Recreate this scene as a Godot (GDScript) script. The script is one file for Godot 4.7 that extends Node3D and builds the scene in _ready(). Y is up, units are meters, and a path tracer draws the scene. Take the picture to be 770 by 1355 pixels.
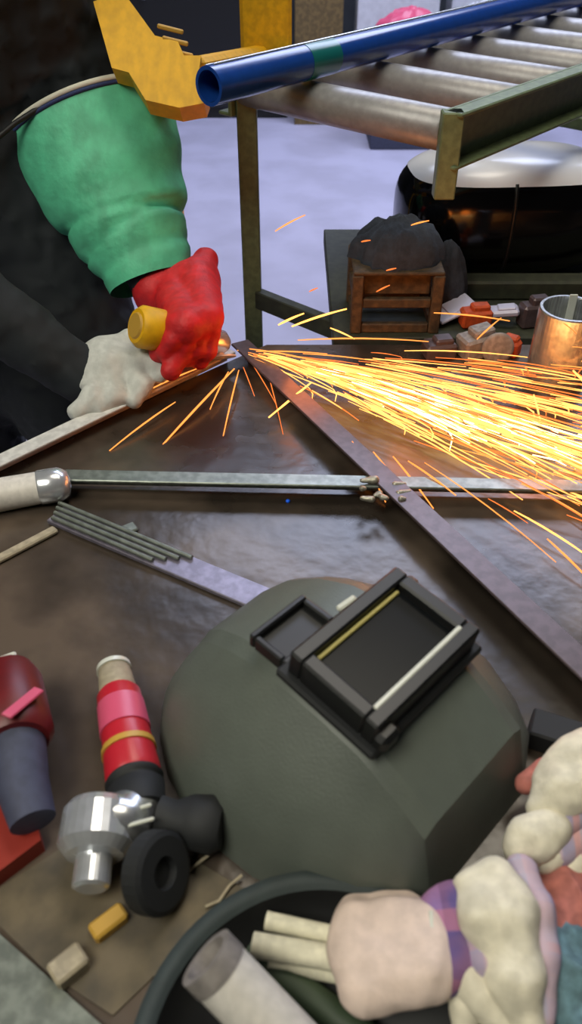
extends Node3D
# A steel workshop bench: grinding sparks, a worker's sleeve and glove, a welding shield, tools and a roller conveyor.
# y is up, metres; the bench top is y = 0 and the workshop floor y = FLOOR.

const FLOOR := -0.6
var rng := RandomNumberGenerator.new()
var taken := {}
var M := {}

# ---------------------------------------------------------------- names and tags
func numbered(called: String) -> String:
	var n: int = taken.get(called, 0)
	taken[called] = n + 1
	return called if n == 0 else "%s_%03d" % [called, n]

func tag(o: Node3D, label: String, category: String, group := "") -> Node3D:
	o.set_meta("label", label)
	o.set_meta("category", category)
	if group:
		o.set_meta("group", group)
	return o

func thing(called: String, label: String, category: String, at := Vector3.ZERO, group := "") -> Node3D:
	var o := Node3D.new()
	o.name = numbered(called)
	add_child(o)
	o.position = at
	tag(o, label, category, group)
	return o

# parts are written in world coordinates: the mesh node is moved back by its parent's place
func mesh_node(called: String, mesh: Mesh, m: Material, parent: Node3D = self) -> MeshInstance3D:
	var o := MeshInstance3D.new()
	o.mesh = mesh
	if m:
		for i in mesh.get_surface_count():
			mesh.surface_set_material(i, m)
	if parent == self:
		o.name = numbered(called)
		add_child(o)
	else:
		o.name = called
		parent.add_child(o, true)
		o.position = -offset_of(parent)
	return o

func offset_of(n: Node) -> Vector3:
	var p := Vector3.ZERO
	while n is Node3D and n != self:
		p += n.position
		n = n.get_parent()
	return p

func part(called: String, st: SurfaceTool, m: Material, parent: Node3D = self) -> MeshInstance3D:
	st.generate_normals()
	return mesh_node(called, st.commit(), m, parent)

func struct(called: String, st: SurfaceTool, m: Material, parent: Node3D = self) -> MeshInstance3D:
	var o := part(called, st, m, parent)
	if parent == self:
		o.set_meta("kind", "structure")
	return o

# ---------------------------------------------------------------- shapes
func begin() -> SurfaceTool:
	var st := SurfaceTool.new()
	st.begin(Mesh.PRIMITIVE_TRIANGLES)
	return st

func tri(st: SurfaceTool, a: Vector3, b: Vector3, c: Vector3, out: Vector3, smooth := -1) -> void:
	st.set_smooth_group(smooth)
	if (c - a).cross(b - a).dot(out) < 0.0:
		var t := b
		b = c
		c = t
	for v: Vector3 in [a, b, c]:
		st.add_vertex(v)

func quad(st: SurfaceTool, a: Vector3, b: Vector3, c: Vector3, d: Vector3, out: Vector3, smooth := -1) -> void:
	tri(st, a, b, c, out, smooth)
	tri(st, a, c, d, out, smooth)

# box with chamfered edges; xf places it (its axes may be any right-angled basis)
func box(st: SurfaceTool, size: Vector3, xf: Transform3D, r := 0.002) -> void:
	var h := size * 0.5
	r = minf(r, minf(h.x, minf(h.y, h.z)) * 0.6)
	var c := xf.origin
	var p := func(sx: float, sy: float, sz: float, k: int) -> Vector3:
		var v := Vector3(sx * (h.x - (0.0 if k == 0 else r)), sy * (h.y - (0.0 if k == 1 else r)), sz * (h.z - (0.0 if k == 2 else r)))
		return xf * v
	for s: float in [-1.0, 1.0]:
		quad(st, p.call(s, -1, -1, 0), p.call(s, 1, -1, 0), p.call(s, 1, 1, 0), p.call(s, -1, 1, 0), xf.basis.x * s)
		quad(st, p.call(-1, s, -1, 1), p.call(1, s, -1, 1), p.call(1, s, 1, 1), p.call(-1, s, 1, 1), xf.basis.y * s)
		quad(st, p.call(-1, -1, s, 2), p.call(1, -1, s, 2), p.call(1, 1, s, 2), p.call(-1, 1, s, 2), xf.basis.z * s)
	for a: float in [-1.0, 1.0]:
		for b: float in [-1.0, 1.0]:
			quad(st, p.call(a, b, -1, 0), p.call(a, b, 1, 0), p.call(a, b, 1, 1), p.call(a, b, -1, 1), xf.basis.x * a + xf.basis.y * b)
			quad(st, p.call(a, -1, b, 0), p.call(a, 1, b, 0), p.call(a, 1, b, 2), p.call(a, -1, b, 2), xf.basis.x * a + xf.basis.z * b)
			quad(st, p.call(-1, a, b, 1), p.call(1, a, b, 1), p.call(1, a, b, 2), p.call(-1, a, b, 2), xf.basis.y * a + xf.basis.z * b)
			for s: float in [-1.0, 1.0]:
				tri(st, p.call(a, b, s, 0), p.call(a, b, s, 1), p.call(a, b, s, 2), xf.basis.x * a + xf.basis.y * b + xf.basis.z * s)

# a bar of the given width and height from a to b, lying with its top up
func along(a: Vector3, b: Vector3, w: float, h: float) -> Array:
	var z := (b - a).normalized()
	var x := Vector3.UP.cross(z)
	x = Vector3.RIGHT if x.length() < 0.01 else x.normalized()
	var y := z.cross(x)
	return [Vector3(w, h, a.distance_to(b)), Transform3D(Basis(x, y, z), (a + b) * 0.5)]

func bar(st: SurfaceTool, a: Vector3, b: Vector3, w: float, h: float, r := 0.002) -> void:
	var q := along(a, b, w, h)
	box(st, q[0], q[1], r)

func at_box(st: SurfaceTool, lo: Vector3, hi: Vector3, r := 0.002) -> void:
	box(st, hi - lo, Transform3D(Basis.IDENTITY, (lo + hi) * 0.5), r)

# swept tube through points with a radius at each
func tube(st: SurfaceTool, pts: Array, radii: Array, n := 12, caps := true, inside := false) -> void:
	var rings := []
	var up := Vector3.UP
	for i in pts.size():
		var t: Vector3 = (pts[mini(i + 1, pts.size() - 1)] - pts[maxi(i - 1, 0)])
		t = t.normalized()
		if i == 0 and absf(t.dot(up)) > 0.9:
			up = Vector3.RIGHT
		var x := up.cross(t).normalized()
		var y := t.cross(x)
		up = y
		var ring := []
		var rad: float = radii[i] if i < radii.size() else radii[-1]
		for k in n:
			var a := TAU * k / n
			ring.append(pts[i] + (x * cos(a) + y * sin(a)) * rad)
		rings.append(ring)
	for i in pts.size() - 1:
		var mid: Vector3 = (pts[i] + pts[i + 1]) * 0.5
		for k in n:
			var j := (k + 1) % n
			var o: Vector3 = (rings[i][k] + rings[i + 1][j]) * 0.5 - mid
			quad(st, rings[i][k], rings[i + 1][k], rings[i + 1][j], rings[i][j], -o if inside else o, 0)
	if caps:
		for e: int in [0, pts.size() - 1]:
			var o: Vector3 = pts[e] - pts[1 if e == 0 else e - 1]
			for k in n:
				tri(st, pts[e], rings[e][k], rings[e][(k + 1) % n], o)

# a hollow pipe with wall thickness
func pipe(st: SurfaceTool, a: Vector3, b: Vector3, ro: float, ri: float, n := 24) -> void:
	tube(st, [a, b], [ro, ro], n, false)
	tube(st, [a, b], [ri, ri], n, false, true)
	var t := (b - a).normalized()
	var x := (Vector3.UP if absf(t.y) < 0.9 else Vector3.RIGHT).cross(t).normalized()
	var y := t.cross(x)
	for e in 2:
		var c := a if e == 0 else b
		for k in n:
			var d0 := x * cos(TAU * k / n) + y * sin(TAU * k / n)
			var d1 := x * cos(TAU * (k + 1) / n) + y * sin(TAU * (k + 1) / n)
			quad(st, c + d0 * ri, c + d0 * ro, c + d1 * ro, c + d1 * ri, -t if e == 0 else t)

# surface of revolution: profile of (radius, height) from bottom to top about the axis y of xf
func lathe(st: SurfaceTool, prof: Array, xf: Transform3D, n := 24, smooth := 0) -> void:
	for i in prof.size() - 1:
		var p0: Vector2 = prof[i]
		var p1: Vector2 = prof[i + 1]
		var nr := Vector2(p1.y - p0.y, p0.x - p1.x)
		for k in n:
			var a := TAU * k / n
			var b := TAU * (k + 1) / n
			var d0 := Vector3(cos(a), 0, sin(a))
			var d1 := Vector3(cos(b), 0, sin(b))
			var o := (d0 + d1).normalized() * nr.x + Vector3.UP * nr.y
			quad(st, xf * (d0 * p0.x + Vector3.UP * p0.y), xf * (d0 * p1.x + Vector3.UP * p1.y), xf * (d1 * p1.x + Vector3.UP * p1.y), xf * (d1 * p0.x + Vector3.UP * p0.y), xf.basis * o, smooth)

# outline in the xy plane of xf, pulled along z by depth both ways
func slab(st: SurfaceTool, pts: PackedVector2Array, depth: float, xf: Transform3D) -> void:
	var ix := Geometry2D.triangulate_polygon(pts)
	var h := depth * 0.5
	for s: float in [-1.0, 1.0]:
		for i in range(0, ix.size(), 3):
			tri(st, xf * Vector3(pts[ix[i]].x, pts[ix[i]].y, h * s), xf * Vector3(pts[ix[i + 1]].x, pts[ix[i + 1]].y, h * s), xf * Vector3(pts[ix[i + 2]].x, pts[ix[i + 2]].y, h * s), xf.basis.z * s)
	var cw := Geometry2D.is_polygon_clockwise(pts)
	for i in pts.size():
		var a := pts[i]
		var b := pts[(i + 1) % pts.size()]
		var o := Vector2(b.y - a.y, a.x - b.x) * (-1.0 if cw else 1.0)
		quad(st, xf * Vector3(a.x, a.y, -h), xf * Vector3(b.x, b.y, -h), xf * Vector3(b.x, b.y, h), xf * Vector3(a.x, a.y, h), xf.basis * Vector3(o.x, o.y, 0))

# rounded box (superellipsoid) half sizes h, exponent e: the higher the squarer
func super_box(h: Vector3, e: float, xf: Transform3D, n := 40, m := 24, y0 := -1.0, y1 := 1.0) -> SurfaceTool:
	var st := begin()
	var f := func(v: float) -> float: return signf(v) * pow(absf(v), 2.0 / e)
	var pt := func(i: int, k: int) -> Vector3:
		var la := lerpf(y0, y1, float(i) / m) * PI * 0.5
		var lo := TAU * (k % n) / n
		return xf * Vector3(h.x * f.call(cos(la)) * f.call(cos(lo)), h.y * f.call(sin(la)), h.z * f.call(cos(la)) * f.call(sin(lo)))
	for i in m:
		for k in n:
			var a: Vector3 = pt.call(i, k)
			var b: Vector3 = pt.call(i + 1, k)
			var c: Vector3 = pt.call(i + 1, k + 1)
			var d: Vector3 = pt.call(i, k + 1)
			quad(st, a, b, c, d, (a + c) * 0.5 - xf.origin, 0)
	return st

# smooth union of tapered capsules [a, b, ra, rb], meshed as surface nets; adds to the arrays in acc
func blob(acc: Dictionary, caps: Array, cell: float, k: float, tint := Color.WHITE, bumps := 0.0) -> void:
	var lo := Vector3.INF
	var hi := -Vector3.INF
	for c in caps:
		var rr: float = maxf(c[2], c[3]) + k + cell * 3.0 + bumps
		lo = lo.min((c[0] as Vector3).min(c[1]) - Vector3.ONE * rr)
		hi = hi.max((c[0] as Vector3).max(c[1]) + Vector3.ONE * rr)
	var nx := int((hi.x - lo.x) / cell) + 2
	var ny := int((hi.y - lo.y) / cell) + 2
	var nz := int((hi.z - lo.z) / cell) + 2
	var f := PackedFloat32Array()
	f.resize(nx * ny * nz)
	f.fill(9.0)
	for c in caps:
		var a: Vector3 = c[0]
		var b: Vector3 = c[1]
		var ra: float = c[2]
		var rb: float = c[3]
		var ab := b - a
		var l2 := maxf(ab.length_squared(), 1e-9)
		var rr := maxf(ra, rb) + k + cell * 2.0 + bumps
		var i0 := ((a.min(b) - Vector3.ONE * rr - lo) / cell).max(Vector3.ZERO)
		var i1 := (a.max(b) + Vector3.ONE * rr - lo) / cell
		for z in range(int(i0.z), mini(int(i1.z) + 1, nz)):
			for y in range(int(i0.y), mini(int(i1.y) + 1, ny)):
				var row := (z * ny + y) * nx
				for x in range(int(i0.x), mini(int(i1.x) + 1, nx)):
					var p := lo + Vector3(x, y, z) * cell - a
					var t := clampf(p.dot(ab) / l2, 0.0, 1.0)
					var d := (p - ab * t).length() - lerpf(ra, rb, t)
					var o := f[row + x]
					var q := maxf(k - absf(o - d), 0.0) / k
					f[row + x] = minf(o, d) - q * q * k * 0.25
	if bumps > 0.0:
		var ns := FastNoiseLite.new()
		ns.seed = 5
		ns.frequency = 1.0
		ns.fractal_octaves = 2
		for z in nz:
			for y in ny:
				for x in nx:
					var at := (z * ny + y) * nx + x
					if f[at] < bumps * 2.0 + cell * 2.0:
						var w := lo + Vector3(x, y, z) * cell
						f[at] += bumps * ns.get_noise_3dv(w * 28.0)
	var id := PackedInt32Array()
	id.resize(nx * ny * nz)
	id.fill(-1)
	var off := [0, 1, nx, nx + 1, nx * ny, nx * ny + 1, nx * ny + nx, nx * ny + nx + 1]
	var edges := [[0, 1], [2, 3], [4, 5], [6, 7], [0, 2], [1, 3], [4, 6], [5, 7], [0, 4], [1, 5], [2, 6], [3, 7]]
	var V: PackedVector3Array = acc.get("v", PackedVector3Array())
	var N: PackedVector3Array = acc.get("n", PackedVector3Array())
	var C: PackedColorArray = acc.get("c", PackedColorArray())
	var I: PackedInt32Array = acc.get("i", PackedInt32Array())
	for z in nz - 1:
		for y in ny - 1:
			for x in nx - 1:
				var at := (z * ny + y) * nx + x
				var neg := 0
				var v8 := []
				if f[at] > cell * 4.0:
					continue
				for o: int in off:
					var q := f[at + o]
					v8.append(q)
					if q < 0.0:
						neg += 1
				if neg == 0 or neg == 8:
					continue
				var s := Vector3.ZERO
				var cnt := 0
				for e in edges:
					var g0: float = v8[e[0]]
					var g1: float = v8[e[1]]
					if (g0 < 0.0) != (g1 < 0.0):
						var t := g0 / (g0 - g1)
						var p0 := Vector3(e[0] & 1, (e[0] >> 1) & 1, e[0] >> 2)
						var p1 := Vector3(e[1] & 1, (e[1] >> 1) & 1, e[1] >> 2)
						s += p0.lerp(p1, t)
						cnt += 1
				id[at] = V.size()
				V.append(lo + (Vector3(x, y, z) + s / cnt) * cell)
				var g := Vector3(v8[1] + v8[3] + v8[5] + v8[7] - v8[0] - v8[2] - v8[4] - v8[6], v8[2] + v8[3] + v8[6] + v8[7] - v8[0] - v8[1] - v8[4] - v8[5], v8[4] + v8[5] + v8[6] + v8[7] - v8[0] - v8[1] - v8[2] - v8[3])
				N.append(g.normalized())
				C.append(tint)
	var dirs := [[1, nx, nx * ny], [nx, nx * ny, 1], [nx * ny, 1, nx]]
	for z in range(1, nz - 1):
		for y in range(1, ny - 1):
			for x in range(1, nx - 1):
				var at := (z * ny + y) * nx + x
				for d in dirs:
					var g0 := f[at]
					var g1 := f[at + d[0]]
					if (g0 < 0.0) == (g1 < 0.0):
						continue
					var a := id[at]
					var b := id[at - d[1]]
					var c := id[at - d[1] - d[2]]
					var e := id[at - d[2]]
					if a < 0 or b < 0 or c < 0 or e < 0:
						continue
					var o := N[a] + N[c]
					if (V[c] - V[a]).cross(V[b] - V[a]).dot(o) >= 0.0:
						I.append_array([a, b, c, a, c, e])
					else:
						I.append_array([a, c, b, a, e, c])
	acc.v = V
	acc.n = N
	acc.c = C
	acc.i = I

func blob_mesh(acc: Dictionary) -> ArrayMesh:
	var arr := []
	arr.resize(Mesh.ARRAY_MAX)
	arr[Mesh.ARRAY_VERTEX] = acc.v
	arr[Mesh.ARRAY_NORMAL] = acc.n
	arr[Mesh.ARRAY_COLOR] = acc.c
	arr[Mesh.ARRAY_INDEX] = acc.i
	var m := ArrayMesh.new()
	m.add_surface_from_arrays(Mesh.PRIMITIVE_TRIANGLES, arr)
	return m

func soft(called: String, caps: Array, cell: float, k: float, m: Material, parent: Node3D = self, bumps := 0.0) -> MeshInstance3D:
	var acc := {}
	blob(acc, caps, cell, k, Color.WHITE, bumps)
	return mesh_node(called, blob_mesh(acc), m, parent)

# chain of capsules through points
func chain(pts: Array, radii: Array) -> Array:
	var out := []
	for i in pts.size() - 1:
		out.append([pts[i], pts[i + 1], radii[mini(i, radii.size() - 1)], radii[mini(i + 1, radii.size() - 1)]])
	return out

# crumpled cloth: a noisy heap over an ellipse
func heap(called: String, c: Vector3, rx: float, rz: float, high: float, turn: float, m: Material, seed_: int, parent: Node3D = self) -> MeshInstance3D:
	var ns := FastNoiseLite.new()
	ns.seed = seed_
	ns.frequency = 1.0
	ns.fractal_type = FastNoiseLite.FRACTAL_RIDGED
	ns.fractal_octaves = 2
	var st := begin()
	var n := 40
	var rings := 14
	var pt := func(i: int, k: int) -> Vector3:
		var a := TAU * (k % n) / n
		var r := float(i) / rings
		var wob := 1.0 + 0.22 * ns.get_noise_2d(cos(a) * 1.3 + 7.0, sin(a) * 1.3)
		var p := Vector3(cos(a) * rx * r * wob, 0, sin(a) * rz * r * wob)
		var w := 0.5 + 0.5 * ns.get_noise_2d(p.x * 13.0, p.z * 13.0)
		p.y = high * pow(1.0 - r * r, 0.5) * (0.7 + 0.4 * w)
		return c + p.rotated(Vector3.UP, turn)
	for i in rings:
		for k in n:
			quad(st, pt.call(i, k), pt.call(i + 1, k), pt.call(i + 1, k + 1), pt.call(i, k + 1), Vector3.UP, 0)
	for k in n:
		tri(st, c, pt.call(rings, k), pt.call(rings, k + 1), Vector3.DOWN)
	return part(called, st, m, parent)

# ---------------------------------------------------------------- materials
func noise_tex(a: Color, b: Color, freq: float, seed_: int, mid := Color(0, 0, 0, 0)) -> NoiseTexture2D:
	var n := FastNoiseLite.new()
	n.seed = seed_
	n.frequency = freq
	n.fractal_octaves = 5
	var g := Gradient.new()
	g.offsets = PackedFloat32Array([0.25, 0.5, 0.75])
	g.colors = PackedColorArray([a, mid if mid.a > 0.0 else a.lerp(b, 0.5), b])
	var t := NoiseTexture2D.new()
	t.width = 512
	t.height = 512
	t.seamless = true
	t.noise = n
	t.color_ramp = g
	return t

func mat(c: Color, rough := 0.7, metal := 0.0, vary := 0.0, scale := 3.0, freq := 0.012, seed_ := 1) -> StandardMaterial3D:
	var m := StandardMaterial3D.new()
	m.roughness = rough
	m.metallic = metal
	m.albedo_color = c
	vary *= 0.55
	if vary > 0.0:
		m.albedo_color = Color.WHITE
		m.albedo_texture = noise_tex(c * (1.0 - vary), c * (1.0 + vary), freq, seed_)
		m.uv1_triplanar = true
		m.uv1_world_triplanar = true
		m.uv1_scale = Vector3.ONE * scale
	return m

func relief(m: StandardMaterial3D, strength: float, freq := 0.05, seed_ := 3) -> StandardMaterial3D:
	var n := FastNoiseLite.new()
	n.seed = seed_
	n.frequency = freq
	n.fractal_octaves = 4
	var t := NoiseTexture2D.new()
	t.width = 512
	t.height = 512
	t.seamless = true
	t.noise = n
	t.as_normal_map = true
	t.bump_strength = strength
	m.normal_enabled = true
	m.normal_texture = t
	m.uv1_triplanar = true
	m.uv1_world_triplanar = true
	if m.uv1_scale == Vector3.ONE:
		m.uv1_scale = Vector3.ONE * 3.0
	return m

func stripes(cols: Array, widths: Array, cross: Color, scale: float) -> StandardMaterial3D:
	var im := Image.create(128, 128, false, Image.FORMAT_RGB8)
	var x := 0
	var i := 0
	while x < 128:
		im.fill_rect(Rect2i(x, 0, widths[i % widths.size()], 128), cols[i % cols.size()])
		x += widths[i % widths.size()]
		i += 1
	if cross.a > 0.0:
		for y in [20, 84]:
			for yy in range(y, y + 22):
				for xx in 128:
					im.set_pixel(xx, yy, im.get_pixel(xx, yy).lerp(Color(cross, 1.0), cross.a))
	var m := StandardMaterial3D.new()
	m.albedo_texture = ImageTexture.create_from_image(im)
	m.roughness = 0.95
	m.uv1_triplanar = true
	m.uv1_world_triplanar = true
	m.uv1_scale = Vector3.ONE * scale
	return m

func glow(c: Color, e: float) -> StandardMaterial3D:
	var m := StandardMaterial3D.new()
	m.albedo_color = Color(0.1, 0.05, 0.02)
	m.emission_enabled = true
	m.emission = c
	m.emission_energy_multiplier = e
	return m

func materials() -> void:
	M.plate = relief(mat(Color("443b33"), 0.27, 0.05, 0.6, 1.1, 0.007, 11), 0.25, 0.05)
	M.floor = mat(Color("aeabc0"), 0.45, 0.0, 0.07, 0.5, 0.01, 4)
	M.wall = mat(Color("2c2e31"), 0.9, 0.0, 0.15, 1.0)
	M.ceiling = mat(Color("77787a"), 0.9)
	M.rail = mat(Color("62704e"), 0.5, 0.0, 0.15, 8.0)
	M.roller = mat(Color("8f8e8f"), 0.42, 0.3, 0.12, 9.0)
	M.rubber = mat(Color("16181a"), 0.7)
	M.blue = mat(Color("173f8c"), 0.2, 0.0, 0.08, 10.0)
	M.teal = mat(Color("13605f"), 0.25)
	M.yellow = mat(Color("d9a400"), 0.55, 0.0, 0.1, 8.0)
	M.dark = mat(Color("0f1011"), 0.6)
	M.steel = mat(Color("d4d4d0"), 0.4, 0.2, 0.1, 9.0)
	M.lilac = mat(Color("7f7a88"), 0.35, 0.5, 0.14, 9.0)
	M.greenish = mat(Color("7a8078"), 0.36, 0.5, 0.18, 9.0)
	M.brown_steel = mat(Color("54484a"), 0.36, 0.3, 0.15, 9.0)
	M.weld = relief(mat(Color("9a9688"), 0.4, 0.6, 0.2, 20.0), 4.0)
	M.shell = relief(mat(Color("565c55"), 0.48, 0.0, 0.05, 6.0), 0.6, 0.12)
	M.gloss_black = mat(Color("060607"), 0.12)
	M.black = mat(Color("121314"), 0.4)
	M.lens = mat(Color("0a0d10"), 0.3)
	M.lens.metallic_specular = 0.25
	M.board = mat(Color("514735"), 0.6, 0.0, 0.35, 3.0, 0.01, 13)
	M.edge = mat(Color("c9cbbf"), 0.3)
	M.edge_highlight = mat(Color("a69c58"), 0.5)
	M.silver = mat(Color("d3d6da"), 0.24, 0.7, 0.06, 9.0)
	M.painted_reflection = mat(Color("d6d9e2"), 0.25)
	M.chrome = mat(Color("c8cacb"), 0.25, 0.85, 0.1, 12.0)
	M.red = mat(Color("b3202e"), 0.35)
	M.foot = mat(Color("8c2416"), 0.5)
	M.red_dark = mat(Color("5e1013"), 0.45, 0.0, 0.1, 8.0)
	M.pink = mat(Color("c8506e"), 0.4)
	M.tan = mat(Color("9a8f78"), 0.7, 0.0, 0.15, 12.0)
	M.ochre = mat(Color("b8903a"), 0.5)
	M.slate = mat(Color("3c4055"), 0.7, 0.0, 0.15, 12.0)
	M.cream = mat(Color("d2cdb6"), 0.75, 0.0, 0.1, 14.0)
	M.white_tube = mat(Color("cfcac2"), 0.4, 0.0, 0.08, 14.0)
	M.tray = mat(Color("2b3434"), 0.7, 0.0, 0.1, 8.0)
	M.green_leather = relief(mat(Color("52b48c"), 0.6, 0.0, 0.16, 5.0, 0.01, 9), 2.5, 0.02)
	M.hem = mat(Color("c4c2b4"), 0.8)
	M.navy = mat(Color("23305c"), 0.8)
	M.red_leather = relief(mat(Color("c01a20"), 0.6, 0.0, 0.15, 7.0), 2.5, 0.03)
	M.pale_leather = relief(mat(Color("b9bbb6"), 0.8, 0.0, 0.1, 8.0), 2.5, 0.03)
	M.leather = relief(mat(Color("d2cbb6"), 0.8, 0.0, 0.12, 9.0), 2.0, 0.03)
	M.peach = relief(mat(Color("d0bcb0"), 0.8, 0.0, 0.08, 9.0), 1.5, 0.03)
	M.cotton = stripes([Color("b9a3ae"), Color("9c93ad"), Color("c6938f"), Color("a9a2b0")], [26, 22, 12, 20], Color(0.75, 0.6, 0.6, 0.3), 16.0)
	M.plaid = stripes([Color("7b659a"), Color("55487a"), Color("8c7aa8"), Color("8d9bb5")], [30, 22, 20, 12], Color(0.85, 0.5, 0.5, 0.45), 12.0)
	M.redcloth = mat(Color("a5645a"), 0.9, 0.0, 0.2, 14.0)
	M.bluecloth = relief(mat(Color("56727a"), 0.9, 0.0, 0.3, 14.0), 4.0)
	M.rag = relief(mat(Color("2b313b"), 0.95, 0.0, 0.3, 8.0), 4.0)
	M.rust = relief(mat(Color("4a3a26"), 0.75, 0.1, 0.35, 8.0), 2.0)
	M.orange = mat(Color("b5481a"), 0.6, 0.0, 0.15, 12.0)
	M.sheet = mat(Color("b9b8cc"), 0.5, 0.2)
	M.olive = mat(Color("2d3022"), 0.7, 0.0, 0.25, 6.0)
	M.grey_part = mat(Color("86807c"), 0.6, 0.2, 0.2, 12.0)
	M.white_box = mat(Color("cfd0d8"), 0.8, 0.0, 0.05, 3.0)
	M.brown_box = mat(Color("6b5836"), 0.85, 0.0, 0.2, 5.0)
	M.hose = mat(Color("33422e"), 0.6)
	M.pale_panel = mat(Color("a3a3a6"), 0.6, 0.0, 0.08, 3.0)
	M.bluedot = mat(Color("1166ff"), 0.3)

# ================================================================ the scene
func _ready() -> void:
	rng.seed = 7
	# ---- camera
	var cam := Camera3D.new()
	cam.name = "camera"
	add_child(cam)
	cam.fov = 66.0
	cam.near = 0.02
	cam.position = Vector3(0, 0.62, 0)
	cam.rotation_degrees = Vector3(-40, 0, 0)
	var lens_set := CameraAttributesPhysical.new()
	lens_set.frustum_focal_length = 12.0 / tan(deg_to_rad(33.0))
	lens_set.frustum_focus_distance = 1.15
	lens_set.exposure_aperture = 4.0
	lens_set.frustum_near = 0.02
	lens_set.frustum_far = 50.0
	cam.attributes = lens_set
	# ---- environment
	var we := WorldEnvironment.new()
	var env := Environment.new()
	env.background_mode = Environment.BG_COLOR
	env.background_color = Color(0.55, 0.6, 0.75)
	env.tonemap_mode = Environment.TONE_MAPPER_LINEAR
	env.tonemap_exposure = 1.0
	env.sdfgi_enabled = true
	env.ssao_enabled = true
	env.ssil_enabled = true
	we.environment = env
	we.name = "environment"
	add_child(we)
	materials()
	# ---- unseen roof lights, last two added for brightness: x, z, width, depth, energy
	for p: Array in [[0.9, -3.9, 3.0, 1.6, 12.5, Color(0.84, 0.88, 1.0)], [-1.2, 0.7, 1.6, 1.4, 5.6, Color(1.0, 0.985, 0.92)], [0.5, -1.3, 1.2, 0.8, 2.0, Color(1.0, 0.96, 0.88)]]:
		light_panel(p[0], p[1], p[2], p[3], p[4], p[5])
	room()
	bench()
	conveyor()
	backdrop_things()
	person()
	work_frame()
	small_steel()
	back_clutter()
	welding_shield()
	hand_tools()
	tray_and_gloves()
	sparks()

var light_panels := 0

func light_panel(x: float, z: float, w: float, d: float, e: float, tone: Color) -> void:
	light_panels += 1
	var st := begin()
	at_box(st, Vector3(x - w / 2, 2.57, z - d / 2), Vector3(x + w / 2, 2.6, z + d / 2))
	var o := struct("unseen_light_panel_%d" % light_panels, st, glow(tone, 3.0))  # unseen panel; the two nearer ones are added to brighten front faces
	var fr := begin()
	for s: float in [-1.0, 1.0]:
		at_box(fr, Vector3(x - w / 2 - 0.05, 2.53, z + s * (d / 2 + 0.025) - 0.025), Vector3(x + w / 2 + 0.05, 2.6, z + s * (d / 2 + 0.025) + 0.025))
		at_box(fr, Vector3(x + s * (w / 2 + 0.025) - 0.025, 2.53, z - d / 2), Vector3(x + s * (w / 2 + 0.025) + 0.025, 2.6, z + d / 2))
	part("unseen_panel_frame", fr, M.rail, o)
	var l := AreaLight3D.new()
	l.name = "unseen_roof_light"
	add_child(l, true)
	l.area_size = Vector2(w, d)
	l.position = Vector3(x, 2.55, z)
	l.rotation_degrees = Vector3(-90, 0, 0)
	l.light_color = tone
	l.light_energy = e
	l.area_range = 12.0
	l.area_attenuation = 2.0
	l.shadow_enabled = true

func room() -> void:
	var x0 := -3.2
	var x1 := 3.8
	var z0 := -6.2
	var z1 := 2.2
	var y1 := 2.6
	for a: Array in [["floor", Vector3(x0, FLOOR - 0.2, z0), Vector3(x1, FLOOR, z1), M.floor], ["ceiling", Vector3(x0, y1, z0), Vector3(x1, y1 + 0.2, z1), M.ceiling],
			["wall_back", Vector3(x0, FLOOR, z0 - 0.2), Vector3(x1, y1, z0), M.wall], ["wall_front", Vector3(x0, FLOOR, z1), Vector3(x1, y1, z1 + 0.2), M.wall],
			["wall_left", Vector3(x0 - 0.2, FLOOR, z0), Vector3(x0, y1, z1), M.wall], ["wall_right", Vector3(x1, FLOOR, z0), Vector3(x1 + 0.2, y1, z1), M.wall]]:
		var st := begin()
		at_box(st, a[1], a[2], 0.001)
		struct(a[0], st, a[3])

func bench() -> void:
	var t := thing("workbench", "low workbench with a stained brown steel plate top under all the tools", "workbench", Vector3(0.1, FLOOR, -0.5))
	var st := begin()
	var pts := PackedVector2Array([Vector2(-0.8, -0.25), Vector2(1.0, -0.25), Vector2(1.0, 1.165), Vector2(-0.04, 1.165), Vector2(-0.8, 0.44)])
	slab(st, pts, 0.012, Transform3D(Basis(Vector3.RIGHT, Vector3.FORWARD, Vector3.UP), Vector3(0, -0.006, 0)))
	part("plate_top", st, M.plate, t)
	for p: Vector2 in [Vector2(-0.7, 0.15), Vector2(0.9, 0.15), Vector2(0.9, -1.05), Vector2(0.06, -1.08), Vector2(-0.7, -0.35)]:
		st = begin()
		at_box(st, Vector3(p.x - 0.025, FLOOR, p.y - 0.025), Vector3(p.x + 0.025, -0.012, p.y + 0.025))
		part("leg", st, M.rail, t)
	# second bench behind
	t = thing("side_table", "dark low side table behind the workbench carrying rags and the black housing", "table", Vector3(0.6, FLOOR, -1.42))
	st = begin()
	at_box(st, Vector3(0.07, -0.03, -1.68), Vector3(1.2, 0, -1.19))
	part("table_top", st, M.olive, t)
	for p: Vector2 in [Vector2(0.12, -1.24), Vector2(1.15, -1.24), Vector2(0.12, -1.63), Vector2(1.15, -1.63)]:
		st = begin()
		at_box(st, Vector3(p.x - 0.025, FLOOR, p.y - 0.025), Vector3(p.x + 0.025, -0.03, p.y + 0.025))
		part("leg", st, M.olive, t)

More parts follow.
